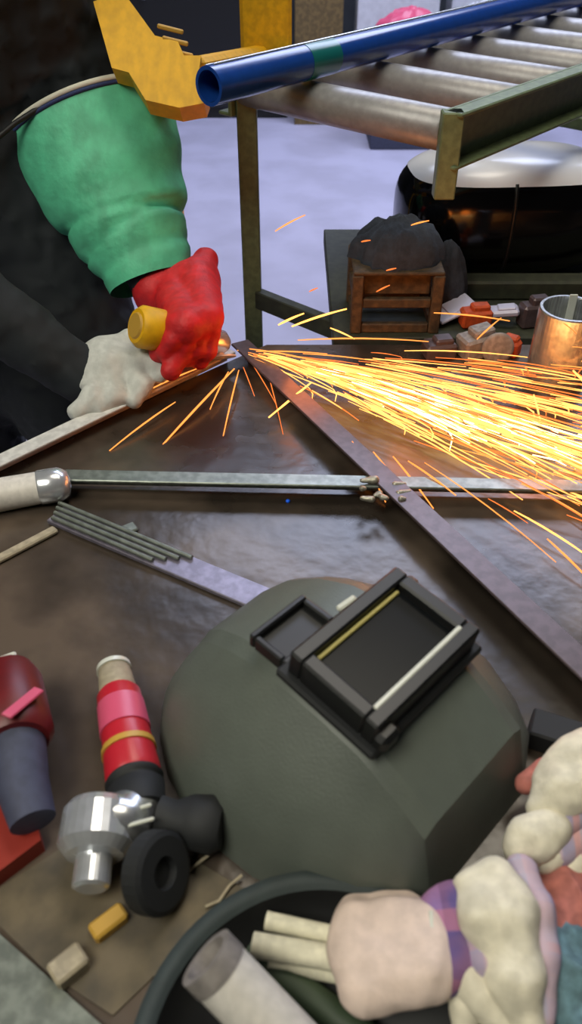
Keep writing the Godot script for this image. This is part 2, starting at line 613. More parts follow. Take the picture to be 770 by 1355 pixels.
func conveyor() -> void:
	var d := Vector3(0.665, 0, -0.747)
	var r := Vector3(0.747, 0, 0.665)
	var rf := Vector3(0.224, 0.35, -1.194)
	var t := thing("roller_conveyor", "grey roller conveyor with green painted side rails running away to the upper right", "conveyor", Vector3(0.5, FLOOR, -2.0))
	var at := func(s: float, w: float, y: float) -> Vector3:
		return Vector3(rf.x, y, rf.z) + d * s - r * w
	for w: float in [-0.006, 0.412]:
		var st := begin()
		bar(st, at.call(-0.03, w, 0.313), at.call(2.2, w, 0.313), 0.008, 0.075)
		bar(st, at.call(-0.03, w - signf(w) * 0.0 + (-0.012 if w < 0.1 else 0.012), 0.347), at.call(2.2, w + (-0.012 if w < 0.1 else 0.012), 0.347), 0.03, 0.006)
		bar(st, at.call(-0.03, w + (-0.012 if w < 0.1 else 0.012), 0.279), at.call(2.2, w + (-0.012 if w < 0.1 else 0.012), 0.279), 0.03, 0.006)
		part("side_rail", st, M.rail, t)
	for s: float in [0.0, 0.19, 0.35, 0.51, 0.67, 0.83, 0.99, 1.15, 1.31, 1.47, 1.63, 1.79, 1.95]:
		var st := begin()
		var a: Vector3 = at.call(s, 0.004, 0.318)
		var b: Vector3 = at.call(s, 0.4, 0.318)
		tube(st, [a, a.lerp(b, 0.006), a.lerp(b, 0.994), b], [0.026, 0.0285, 0.0285, 0.026], 28)
		var ro := part("roller", st, M.roller, t)
		st = begin()
		tube(st, [a + r * 0.012, b - r * 0.012], [0.008, 0.008], 10)
		part("axle", st, M.rubber, ro)
	var st2 := begin()
	bar(st2, at.call(-0.022, -0.014, 0.35), at.call(-0.022, -0.014, 0.235), 0.03, 0.026)
	part("corner_plate", st2, M.rail, t)
	for q: Array in [[0.0, 0.4], [0.75, -0.02], [1.9, 0.4], [1.9, -0.02]]:
		st2 = begin()
		bar(st2, at.call(q[0], q[1], 0.31), at.call(q[0], q[1], FLOOR), 0.034, 0.034)
		part("leg", st2, M.rail, t)
	st2 = begin()
	bar(st2, at.call(0.0, 0.385, -0.051), at.call(0.0, 0.10, -0.051), 0.022, 0.035)
	part("cross_rail", st2, M.olive, t)
	for s: float in [0.75, 1.9]:
		st2 = begin()
		bar(st2, at.call(s, -0.1, 0.17), at.call(s, 0.4, 0.17), 0.025, 0.025)
		part("bearer", st2, M.rail, t)
	# two pale tubes on the bearers, outside the right rail
	for i in 2:
		var st := begin()
		var w := -0.06 - 0.05 * i
		pipe(st, at.call(0.42 + 0.05 * i, w + 0.0, 0.2), at.call(2.2, w, 0.2), 0.017, 0.014, 18)
		var o := part("steel_tube", st, M.silver)
		tag(o, ["pale steel tube under the conveyor rail, the one nearer the rail", "pale steel tube under the conveyor rail, the lower one at the picture edge"][i], "tube", "pale tubes under the conveyor rail")
	# blue pipe
	t = thing("blue_pipe", "long glossy blue pipe lying on the conveyor rollers", "pipe", Vector3(0.2, 0.35, -1.6))
	st2 = begin()
	var p0 := Vector3(-0.112, 0.3745, -1.192)
	var pd := Vector3(0.641, 0, -0.767)
	pipe(st2, p0, p0 + pd * 1.9, 0.025, 0.02, 28)
	part("tube", st2, M.blue, t)
	st2 = begin()
	tube(st2, [p0 + pd * 0.2, p0 + pd * 0.27], [0.0256, 0.0256], 28)
	part("green_band", st2, M.teal, t)
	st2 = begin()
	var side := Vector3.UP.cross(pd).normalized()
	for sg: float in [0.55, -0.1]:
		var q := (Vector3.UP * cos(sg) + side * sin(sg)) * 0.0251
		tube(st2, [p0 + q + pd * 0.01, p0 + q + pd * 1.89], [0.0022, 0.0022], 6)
	part("painted_highlight", st2, M.silver, t)  # highlight along the pipe, painted as pale strips

func backdrop_things() -> void:
	# yellow stand behind the sleeve
	var t := thing("yellow_stand", "yellow painted steel stand with two upright arms behind the green sleeve", "stand", Vector3(-0.25, FLOOR, -1.4))
	var st := begin()
	var org := Vector3(-0.2112, 0.3562, -1.2538)
	var bx := Basis(Vector3.RIGHT, -40.0 * PI / 180.0)
	var pts := PackedVector2Array()
	for p: Vector3 in [Vector3(-0.2784, 0.4442, -1.3276), Vector3(-0.2372, 0.4558, -1.3373), Vector3(-0.1917, 0.4077, -1.2969), Vector3(-0.1592, 0.4010, -1.2914), Vector3(-0.1506, 0.3861, -1.2788), Vector3(-0.1267, 0.3861, -1.2788), Vector3(-0.1332, 0.3496, -1.2482), Vector3(-0.1181, 0.3446, -1.2440), Vector3(-0.1224, 0.3347, -1.2357), Vector3(-0.1571, 0.3297, -1.2315), Vector3(-0.2047, 0.3380, -1.2385), Vector3(-0.2285, 0.3678, -1.2635), Vector3(-0.2524, 0.3728, -1.2677)]:
		var l := bx.inverse() * (p - org)
		pts.append(Vector2(l.x, l.y))
	slab(st, pts, 0.04, Transform3D(bx, org))
	part("forked_plate", st, M.yellow, t)
	st = begin()
	bar(st, Vector3(-0.1376, 0.3728, -1.2677), Vector3(-0.0550, 0.3343, -1.5879), 0.03, 0.045, 0.006)
	part("link_bar", st, M.yellow, t)
	for i in 4:
		st = begin()
		var c := Vector3(-0.1875, 0.4318, -1.2846) + Vector3(0.006 * i, -0.014 * i, 0.004 * i)
		bar(st, c, c + Vector3(0.036, -0.008, 0), 0.005, 0.006)
		part("rib", st, M.ochre, t)
	st = begin()
	var foot := Vector3(-0.0436, 0.3302, -1.6105)
	at_box(st, Vector3(foot.x - 0.045, foot.y - 0.05, foot.z - 0.02), Vector3(foot.x + 0.045, foot.y + 0.35, foot.z + 0.02), 0.006)
	part("upright", st, M.yellow, t)
	st = begin()
	foot = Vector3(-0.2322, 0.2747, -1.5378)
	at_box(st, Vector3(foot.x - 0.02, FLOOR, foot.z - 0.045), Vector3(foot.x + 0.02, foot.y, foot.z - 0.012))
	bar(st, foot + Vector3(0, -0.02, -0.03), Vector3(-0.1869, 0.3472, -1.2593), 0.025, 0.025)
	part("post", st, M.yellow, t)
	st = begin()
	at_box(st, Vector3(foot.x - 0.12, FLOOR, foot.z - 0.12), Vector3(foot.x + 0.12, FLOOR + 0.015, foot.z + 0.12))
	part("base_plate", st, M.yellow, t)
	# boxes far behind, beyond the blue pipe
	var boxes := [[0.02, 0.28, -4.95, 0.25, "brown_carton", "brown carton behind the blue pipe, beside the yellow stand", M.brown_box], [0.36, 0.80, -5.0, 0.45, "white_carton", "large white carton behind the blue pipe", M.white_box], [0.9, 1.3, -5.2, 0.3, "white_carton", "white carton behind the blue pipe, the one farther right", M.white_box]]
	for b: Array in boxes:
		t = thing(b[4], b[5], "box", Vector3((b[0] + b[1]) / 2, FLOOR, b[2]))
		st = begin()
		at_box(st, Vector3(b[0], FLOOR, b[2] - 0.2), Vector3(b[1], b[3], b[2]), 0.004)
		part("body", st, b[6], t)
		st = begin()
		at_box(st, Vector3(b[0] + 0.02, b[3], b[2] - 0.12), Vector3(b[1] - 0.02, b[3] + 0.002, b[2] - 0.08), 0.001)
		part("packing_tape", st, M.tan, t)
	t = thing("dark_cabinet", "dark cabinet standing in the gap between the arms of the yellow stand", "cabinet", Vector3(-0.8, FLOOR, -5.3))
	st = begin()
	at_box(st, Vector3(-1.75, FLOOR, -5.6), Vector3(-0.02, 1.1, -5.1), 0.006)
	part("body", st, M.dark, t)
	for k in 2:
		st = begin()
		at_box(st, Vector3(-1.72 + 0.84 * k, FLOOR + 0.06, -5.1), Vector3(-0.9 + 0.84 * k, 1.06, -5.085), 0.004)
		var dr := part("door", st, M.black, t)
		st = begin()
		bar(st, Vector3(-0.96 + 0.16 * k, 0.0, -5.07), Vector3(-0.96 + 0.16 * k, 0.25, -5.07), 0.02, 0.03)
		part("handle", st, M.silver, dr)
	# pink and white cloths on a crate near the boxes
	t = thing("cloth_crate", "grey crate behind the blue pipe under the pink and white cloths", "crate", Vector3(0.85, FLOOR, -4.65))
	st = begin()
	at_box(st, Vector3(0.42, FLOOR, -4.85), Vector3(1.2, -0.1, -4.45), 0.004)
	part("body", st, M.slate, t)
	tag(heap("pink_cloth", Vector3(0.6, -0.1, -4.62), 0.17, 0.12, 0.12, 0.2, M.pink, 21), "folded pink cloth behind the blue pipe in front of the white carton", "cloth")
	tag(heap("white_cloth", Vector3(0.97, -0.1, -4.64), 0.17, 0.12, 0.14, 0.2, M.white_box, 22), "crumpled white cloth behind the blue pipe beside the pink cloth", "cloth")

# ---------------------------------------------------------------- the worker
func person() -> void:
	var t := thing("person", "person in dark clothes with a green leather sleeve and red glove grinding steel", "person", Vector3(-0.5, FLOOR, -1.35))
	var acc := {}
	var cloth := Color(0.013, 0.017, 0.02)
	var wrist := Vector3(-0.2056, 0.0893, -1.1734)
	var elbow := Vector3(-0.3530, 0.3329, -1.4169)
	var sh_r := Vector3(-0.42, 0.74, -1.24)
	var caps := []
	caps += chain([Vector3(-0.54, 0.22, -1.42), Vector3(-0.54, 0.45, -1.38), Vector3(-0.55, 0.66, -1.3)], [0.19, 0.18, 0.19])
	caps += chain([Vector3(-0.55, 0.72, -1.27), sh_r], [0.14, 0.12])
	caps += chain([sh_r, elbow, wrist], [0.115, 0.095, 0.04])
	caps += chain([Vector3(-0.55, 0.72, -1.27), Vector3(-0.74, 0.66, -1.22), Vector3(-0.68, 0.36, -1.02), Vector3(-0.3009, 0.0307, -1.0067)], [0.14, 0.11, 0.08, 0.04])
	caps += chain([Vector3(-0.46, 0.2, -1.42), Vector3(-0.40, -0.12, -1.28), Vector3(-0.43, -0.52, -1.36), Vector3(-0.43, -0.55, -1.2)], [0.15, 0.12, 0.08, 0.05])
	caps += chain([Vector3(-0.64, 0.2, -1.42), Vector3(-0.66, -0.12, -1.3), Vector3(-0.66, -0.52, -1.4), Vector3(-0.67, -0.55, -1.24)], [0.15, 0.12, 0.08, 0.05])
	blob(acc, caps, 0.014, 0.07, cloth, 0.008)
	# neck and head, above the frame
	var skin := Color(0.42, 0.26, 0.18)
	var hc := Vector3(-0.5, 1.0, -1.1)
	var fwd := Vector3(0.45, -0.55, 0.5).normalized()
	var right := fwd.cross(Vector3.UP).normalized()
	var upv := right.cross(fwd)
	var hd := []
	hd += chain([Vector3(-0.53, 0.8, -1.22), hc - upv * 0.06], [0.062, 0.058])
	hd.append([hc + upv * 0.03 - fwd * 0.02, hc + upv * 0.02 + fwd * 0.02, 0.085, 0.08])
	hd.append([hc - upv * 0.05 + fwd * 0.03, hc - upv * 0.085 + fwd * 0.05, 0.06, 0.035])
	hd.append([hc + fwd * 0.095 + upv * 0.005, hc + fwd * 0.118 - upv * 0.025, 0.011, 0.016])
	hd.append([hc - upv * 0.055 + fwd * 0.092 - right * 0.018, hc - upv * 0.055 + fwd * 0.092 + right * 0.018, 0.009, 0.009])
	for s: float in [-1.0, 1.0]:
		hd.append([hc + right * s * 0.085 + upv * 0.02, hc + right * s * 0.085 - upv * 0.02, 0.016, 0.011])
		hd.append([hc + fwd * 0.09 + upv * 0.03 + right * s * 0.015, hc + fwd * 0.08 + upv * 0.03 + right * s * 0.05, 0.01, 0.01])
	blob(acc, hd, 0.005, 0.018, skin)
	for s: float in [-1.0, 1.0]:
		blob(acc, [[hc + fwd * 0.088 + upv * 0.012 + right * s * 0.031, hc + fwd * 0.089 + upv * 0.012 + right * s * 0.032, 0.012, 0.012]], 0.003, 0.004, Color(0.5, 0.5, 0.48))
		blob(acc, [[hc + fwd * 0.097 + upv * 0.01 + right * s * 0.031, hc + fwd * 0.0975 + upv * 0.01 + right * s * 0.031, 0.005, 0.005]], 0.002, 0.002, Color(0.03, 0.02, 0.015))
	var bm := StandardMaterial3D.new()
	bm.vertex_color_use_as_albedo = true
	bm.roughness = 0.85
	mesh_node("body", blob_mesh(acc), bm, t)
	soft("hair", [[hc + upv * 0.05 - fwd * 0.035, hc + upv * 0.045 + fwd * 0.02, 0.084, 0.074], [hc - fwd * 0.05, hc + upv * 0.03 - fwd * 0.03, 0.07, 0.085]], 0.006, 0.03, mat(Color("1a1614"), 0.8), t, 0.004)
	# seams of the jacket sleeve above the cuff
	for g: Array in [[Vector3(-0.4575, 0.2798, -1.2157), Vector3(-0.4006, 0.3166, -1.2401), Vector3(-0.3362, 0.3473, -1.2724), Vector3(-0.2795, 0.3571, -1.3328)]]:
		var ss := begin()
		tube(ss, g, [0.004], 8)
		part("sleeve_seam", ss, M.dark, t)
	# green leather sleeve: rings from the open cuff down to the wrist
	var f := Vector3(0, -0.643, -0.766)
	var st := begin()
	var n := 56
	var m := 40
	var c0 := Vector3(-0.3185, 0.2905, -1.3422)
	var c1 := Vector3(-0.2199, 0.0993, -1.1818)
	var w0 := Vector3(-0.1854, 0.3306, -1.3758) - Vector3(-0.3185, 0.2905, -1.3422)
	var w1 := Vector3(-0.1557, 0.1157, -1.1955) - Vector3(-0.2199, 0.0993, -1.1818)
	var ring := func(i: int, k: int, grow: float) -> Vector3:
		var u := float(i) / m
		var a := TAU * (k % n) / n
		var bulge := 1.0 + 0.10 * sin(u * PI) - 0.03 * u
		var fold := 0.030 * sin(u * 21.0 + 1.8 * cos(a) + 0.8 * sin(2.0 * a)) * smoothstep(0.05, 0.5, u)
		fold -= 0.19 * exp(-pow((u - 0.62 - 0.05 * cos(a)) / 0.022, 2.0)) * (0.6 + 0.4 * sin(a * 2.0 + 2.4))
		fold -= 0.12 * exp(-pow((u - 0.70 + 0.07 * cos(a)) / 0.02, 2.0)) * (0.5 - 0.5 * sin(a + 0.3))
		fold -= 0.05 * exp(-pow((u - 0.86 + 0.03 * cos(a)) / 0.03, 2.0))
		var w: Vector3 = w0.lerp(w1, pow(u, 0.8))
		var s := bulge + fold + grow
		return c0.lerp(c1, u) + w * cos(a) * s + f * w.length() * 0.72 * sin(a) * s
	for i in m:
		for k in n:
			var mid: Vector3 = c0.lerp(c1, (i + 0.5) / m)
			var a: Vector3 = ring.call(i, k, 0.0)
			quad(st, a, ring.call(i + 1, k, 0.0), ring.call(i + 1, k + 1, 0.0), ring.call(i, k + 1, 0.0), a - mid, 0)
	for i in 6:
		for k in n:
			var a: Vector3 = ring.call(i, k, -0.05)
			quad(st, a, ring.call(i + 1, k, -0.05), ring.call(i + 1, k + 1, -0.05), ring.call(i, k + 1, -0.05), c0 - a, 0)
	var sl := part("green_sleeve", st, M.green_leather, t)
	sl.set_meta("label", "green leather sleeve with creases")
	var hem := []
	var hem2 := []
	for k in n + 1:
		hem.append((ring.call(0, k, -0.01) as Vector3))
		hem2.append((ring.call(1, k, 0.005) as Vector3))
	st = begin()
	tube(st, hem, [0.0045], 8, false)
	part("white_hem", st, M.hem, sl)
	st = begin()
	tube(st, hem2, [0.003], 8, false)
	part("navy_piping", st, M.navy, sl)
	# the grinder that the red glove holds
	var g0 := Vector3(-0.2161, 0.1120, -1.0097)
	var g1 := Vector3(-0.0978, 0.0447, -1.0838)
	var ax := (g1 - g0).normalized()
	var L := g0.distance_to(g1)
	var gt := thing("angle_grinder", "angle grinder with a yellow tail gripped by the red glove, throwing sparks", "grinder", g0)
	st = begin()
	tube(st, [g0, g0 + ax * 0.008, g0 + ax * 0.045, g0 + ax * 0.052], [0.024, 0.030, 0.030, 0.025], 28)
	part("tail_cap", st, M.yellow, gt)
	st = begin()
	tube(st, [g0 - ax * 0.003, g0 + ax * 0.002], [0.017, 0.020], 28)
	part("vent_disc", st, M.ochre, gt)
	st = begin()
	tube(st, [g0 + ax * 0.05, g1 - ax * 0.035], [0.024, 0.024], 24)
	part("body", st, M.red_dark, gt)
	st = begin()
	tube(st, [g1 - ax * 0.037, g1 - ax * 0.03, g1 - ax * 0.010, g1], [0.018, 0.020, 0.019, 0.011], 24)
	part("gear_head", st, M.silver, gt)
	var dn := Vector3(0.12, -0.80, 0.55).normalized()
	var hc2 := g1 - ax * 0.018
	var dx := Basis(Quaternion(Vector3.UP, dn))
	st = begin()
	lathe(st, [Vector2(0, 0.015), Vector2(0.009, 0.015), Vector2(0.009, 0.026), Vector2(0, 0.026)], Transform3D(dx, hc2), 20, -1)
	part("spindle", st, M.steel, gt)
	st = begin()
	lathe(st, [Vector2(0.005, 0.022), Vector2(0.026, 0.0225), Vector2(0.026, 0.0245), Vector2(0.005, 0.0255)], Transform3D(dx, hc2), 40, -1)
	part("grinding_disc", st, M.steel, gt)
	# red glove: back of the hand over the grip, fingers curled under it, thumb along the near side
	var e1 := (Vector3(-0.1, 0.75, 0.6)).normalized()
	e1 = (e1 - ax * e1.dot(ax)).normalized()
	var e2 := ax.cross(e1).normalized()
	var on := func(tt: float, ang: float, rad: float) -> Vector3:
		return g0 + ax * tt + (e1 * cos(ang) + e2 * sin(ang)) * rad
	var hand := []
	var kn := Vector3(-0.1444, 0.1074, -1.1690)
	hand += chain([wrist, kn, on.call(L - 0.066, -0.2, 0.045)], [0.042, 0.034, 0.026])
	hand += chain([wrist, Vector3(-0.1797, 0.0867, -1.1516), on.call(L - 0.10, 0.2, 0.042)], [0.042, 0.036, 0.026])
	hand += chain([kn, Vector3(-0.1343, 0.1257, -1.2039)], [0.03, 0.02])
	var lens := [0.96, 1.0, 0.94, 0.8]
	for i in 4:
		var tt := L - 0.052 - 0.021 * i
		var q := []
		for j in 5:
			q.append(on.call(tt, (0.2 + 0.78 * j) * lens[i], 0.037 - 0.001 * j))
		hand += chain(q, [0.0125, 0.012, 0.011, 0.0105, 0.0095])
	hand += chain([on.call(L - 0.085, 0.0, 0.042), Vector3(-0.1466, 0.0813, -1.0492), Vector3(-0.1614, 0.0675, -1.0115), Vector3(-0.1707, 0.0543, -0.9874)], [0.024, 0.021, 0.018, 0.015])
	# the glove closes on the grip
	var gl := soft("red_glove", hand, 0.003, 0.007, M.red_leather, t, 0.0015)
	gl.set_meta("label", "red leather glove gripping the grinder")
	# pale glove of the other hand, pressing on the work
	var pw := Vector3(-0.3071, 0.0474, -1.0860)
	var hp := []
	hp += chain([Vector3(-0.2918, 0.0358, -0.9980), Vector3(-0.2677, 0.0442, -1.0050)], [0.03, 0.034])
	hp += chain([Vector3(-0.2724, 0.0443, -1.0312), Vector3(-0.2282, 0.0391, -1.0138)], [0.038, 0.03])
	hp += chain([Vector3(-0.2282, 0.0459, -1.0195), Vector3(-0.2030, 0.0517, -1.0179), Vector3(-0.1882, 0.0417, -0.9964)], [0.017, 0.015, 0.012])
	hp += chain([Vector3(-0.2349, 0.0400, -1.0015), Vector3(-0.2146, 0.0336, -0.9765), Vector3(-0.2212, 0.0241, -0.9555)], [0.017, 0.015, 0.012])
	hp += chain([Vector3(-0.2545, 0.0409, -0.9892), Vector3(-0.2479, 0.0316, -0.9553), Vector3(-0.2668, 0.0240, -0.9358)], [0.017, 0.015, 0.012])
	hp += chain([Vector3(-0.2740, 0.0409, -0.9892), Vector3(-0.2773, 0.0353, -0.9453), Vector3(-0.2978, 0.0254, -0.9240)], [0.017, 0.014, 0.012])
	hp += chain([Vector3(-0.2613, 0.0554, -1.0405), Vector3(-0.2401, 0.0658, -1.0557), Vector3(-0.2178, 0.0692, -1.0586)], [0.018, 0.014, 0.010])
	var pg := soft("pale_glove", hp, 0.0035, 0.011, M.pale_leather, t, 0.002)
	pg.set_meta("label", "pale grey glove pressing on the steel bar")

# ---------------------------------------------------------------- steel on the bench
func angle_iron(st: SurfaceTool, a: Vector3, b: Vector3, leg: float, side: float, th := 0.004) -> void:
	var z := (b - a).normalized()
	var x := Vector3.UP.cross(z).normalized() * side
	var u := Vector3.UP
	bar(st, a + u * (leg - th / 2), b + u * (leg - th / 2), leg, th, 0.001)
	bar(st, a + x * (leg / 2 - th / 2) + u * leg / 2, b + x * (leg / 2 - th / 2) + u * leg / 2, th, leg - 0.001, 0.001)

func work_frame() -> void:
	var t := thing("angle_iron_assembly", "welded angle iron frame being ground, lying across the plate", "frame", Vector3(0, 0, -0.8))
	var st := begin()
	angle_iron(st, Vector3(-0.0807, 0.0000, -1.1202), Vector3(0.2952, 0.0000, -0.4484), 0.030, 1.0)
	part("long_bar", st, M.brown_steel, t)
	st = begin()
	angle_iron(st, Vector3(-0.0943, 0.0000, -1.1057), Vector3(-0.4057, 0.0000, -0.7797), 0.024, -1.0)
	part("edge_bar", st, M.steel, t)
	st = begin()
	angle_iron(st, Vector3(-0.2830, 0.0040, -0.7808), Vector3(0.4161, 0.0040, -0.7567), 0.022, 1.0)
	part("cross_bar", st, M.greenish, t)
	var lumps := []
	for i in 9:
		var c := Vector3(0.1120, 0.0300, -0.7449) + Vector3(rng.randf_range(-0.028, 0.028), rng.randf_range(-0.002, 0.003), rng.randf_range(-0.02, 0.02))
		lumps.append([c, c + Vector3(rng.randf_range(-0.016, 0.016), 0, rng.randf_range(-0.004, 0.004)), 0.0042, 0.003])
	soft("weld_bead", lumps, 0.002, 0.004, M.weld, t)

func small_steel() -> void:
	# pale flat bar with four rods lying on it
	var a := Vector3(-0.2840, 0.0040, -0.7306)
	var b := Vector3(-0.0185, 0.0040, -0.5805)
	var st := begin()
	bar(st, a, b, 0.034, 0.006, 0.001)
	tag(part("flat_bar", st, M.lilac), "pale lilac flat steel bar lying diagonally on the plate behind the welding shield", "bar")
	var ax := (b - a).normalized()
	var sd := Vector3.UP.cross(ax).normalized()
	for i in 4:
		st = begin()
		var o := sd * (0.0125 - 0.0083 * i) + Vector3.UP * 0.0058
		tube(st, [a + o + ax * (0.004 * i - 0.006), a + o + ax * (0.155 + 0.012 * (3 - i))], [0.0027, 0.0027], 10)
		tag(part("welding_rod", st, M.greenish), ["thin grey rod on the flat bar, farthest from the red grinder of four", "thin grey rod on the flat bar, second farthest from the red grinder", "thin grey rod on the flat bar, second nearest to the red grinder", "thin grey rod on the flat bar, nearest to the red grinder of four"][3 - i], "rod", "four thin rods on the flat bar")
	st = begin()
	bar(st, Vector3(-0.2169, 0.0030, -0.6878), Vector3(-0.1847, 0.0030, -0.7094), 0.016, 0.005)
	tag(part("steel_offcut", st, M.greenish), "short grey steel offcut lying beside the bundle of thin rods", "offcut")
	st = begin()
	bar(st, Vector3(-0.3372, 0.0040, -0.6458), Vector3(-0.2785, 0.0040, -0.7028), 0.012, 0.006)
	tag(part("wooden_stick", st, M.tan), "thin pale wooden stick at the left edge below the white tube", "stick")
	# pale tube with a rounded end
	var t := thing("white_tube", "thick pale white tube with a rounded end at the left edge", "tube", Vector3(-0.3293, 0.0000, -0.7797))
	st = begin()
	var c0 := Vector3(-0.4030, 0.0220, -0.7317)
	var c1 := Vector3(-0.2804, 0.0220, -0.7670)
	var dd := (c1 - c0).normalized()
	tube(st, [c0, c1 - dd * 0.03], [0.02, 0.02], 24)
	part("tube", st, M.white_tube, t)
	st = begin()
	tube(st, [c1 - dd * 0.031, c1 - dd * 0.028, c1 - dd * 0.004, c1 + dd * 0.006, c1 + dd * 0.009], [0.0195, 0.0215, 0.0215, 0.016, 0.006], 24)
	part("end_cap", st, M.silver, t)
	st = begin()
	tube(st, [Vector3(-0.3798, 0.0080, -0.7329), Vector3(-0.2951, 0.0080, -0.7621)], [0.008, 0.008], 14)
	tag(part("cream_rod", st, M.cream), "cream rod lying along the near side of the white tube", "rod")
	st = begin()
	lathe(st, [Vector2(0, 0), Vector2(0.0025, 0), Vector2(0.003, 0.0015), Vector2(0.002, 0.003), Vector2(0, 0.0032)], Transform3D(Basis.IDENTITY, Vector3(-0.0038, 0.0000, -0.7586)), 12)
	tag(part("blue_dot", st, M.bluedot), "tiny bright blue dot on the plate below the cross bar", "bead")  # small blue mark modelled as a solid dot
	# dark bar showing behind the shield on the right
	st = begin()
	bar(st, Vector3(0.2155, 0.0120, -0.4217), Vector3(0.2882, 0.0120, -0.3922), 0.03, 0.024)
	tag(part("dark_bar", st, M.rubber), "short black bar between the welding shield and the upper right glove", "bar")
	# grey-green sheet in the near left corner
	st = begin()
	var pts := PackedVector2Array()
	for p: Vector3 in [Vector3(-0.2931, 0.0030, -0.2726), Vector3(-0.2202, 0.0030, -0.2494), Vector3(-0.1265, 0.0030, -0.1855), Vector3(-0.1128, 0.0030, -0.1360), Vector3(-0.2616, 0.0030, -0.1360)]:
		pts.append(Vector2(p.x, -p.z))
	slab(st, pts, 0.005, Transform3D(Basis(Vector3.RIGHT, Vector3.FORWARD, Vector3.UP), Vector3(0, 0.003, 0)))
	tag(part("sheet_offcut", st, M.greenish), "grey green sheet metal offcut in the near left corner", "sheet")
	st = begin()
	pts = PackedVector2Array()
	for p: Vector3 in [Vector3(-0.2410, 0.0000, -0.2705), Vector3(-0.1478, 0.0000, -0.3437), Vector3(-0.0233, 0.0000, -0.2739), Vector3(-0.0826, 0.0000, -0.2348), Vector3(-0.1233, 0.0000, -0.1942), Vector3(-0.1761, 0.0000, -0.2221)]:
		pts.append(Vector2(p.x, -p.z))
	slab(st, pts, 0.002, Transform3D(Basis(Vector3.RIGHT, Vector3.FORWARD, Vector3.UP), Vector3(0, 0.001, 0)))
	tag(part("brown_sheet", st, M.board), "thin brown sheet lying on the plate below the red bodied grinder", "sheet")
	# tan stick by the grinder
	for q: Array in [[Vector3(-0.1685, 0.0080, -0.2148), Vector3(-0.1494, 0.0080, -0.2317), 0.018, M.tan, "short pale wooden block in the near left corner beside the sheet offcut"], [Vector3(-0.1468, 0.0060, -0.2450), Vector3(-0.1257, 0.0060, -0.2629), 0.014, M.ochre, "short brass coloured stick between the grinder head and the pale block"]]:
		st = begin()
		bar(st, q[0], q[1], q[2], q[0].y * 1.9)
		tag(part("short_block", st, q[3]), q[4], "stick")
	# two bits of wire
	for q: Array in [[[Vector3(-0.0855, 0.0040, -0.2861), Vector3(-0.0793, 0.0040, -0.2956), Vector3(-0.0646, 0.0060, -0.3068)], "short bent tie wire beside the shield, the one nearer the red grinder"], [[Vector3(-0.0650, 0.0040, -0.2665), Vector3(-0.0550, 0.0040, -0.2710), Vector3(-0.0475, 0.0050, -0.2821), Vector3(-0.0384, 0.0060, -0.2898)], "short bent tie wire beside the shield, the one nearer the grey pipe"]]:
		st = begin()
		tube(st, q[0], [0.0014], 8)
		tag(part("tie_wire", st, M.tan), q[1], "wire", "bits of wire")

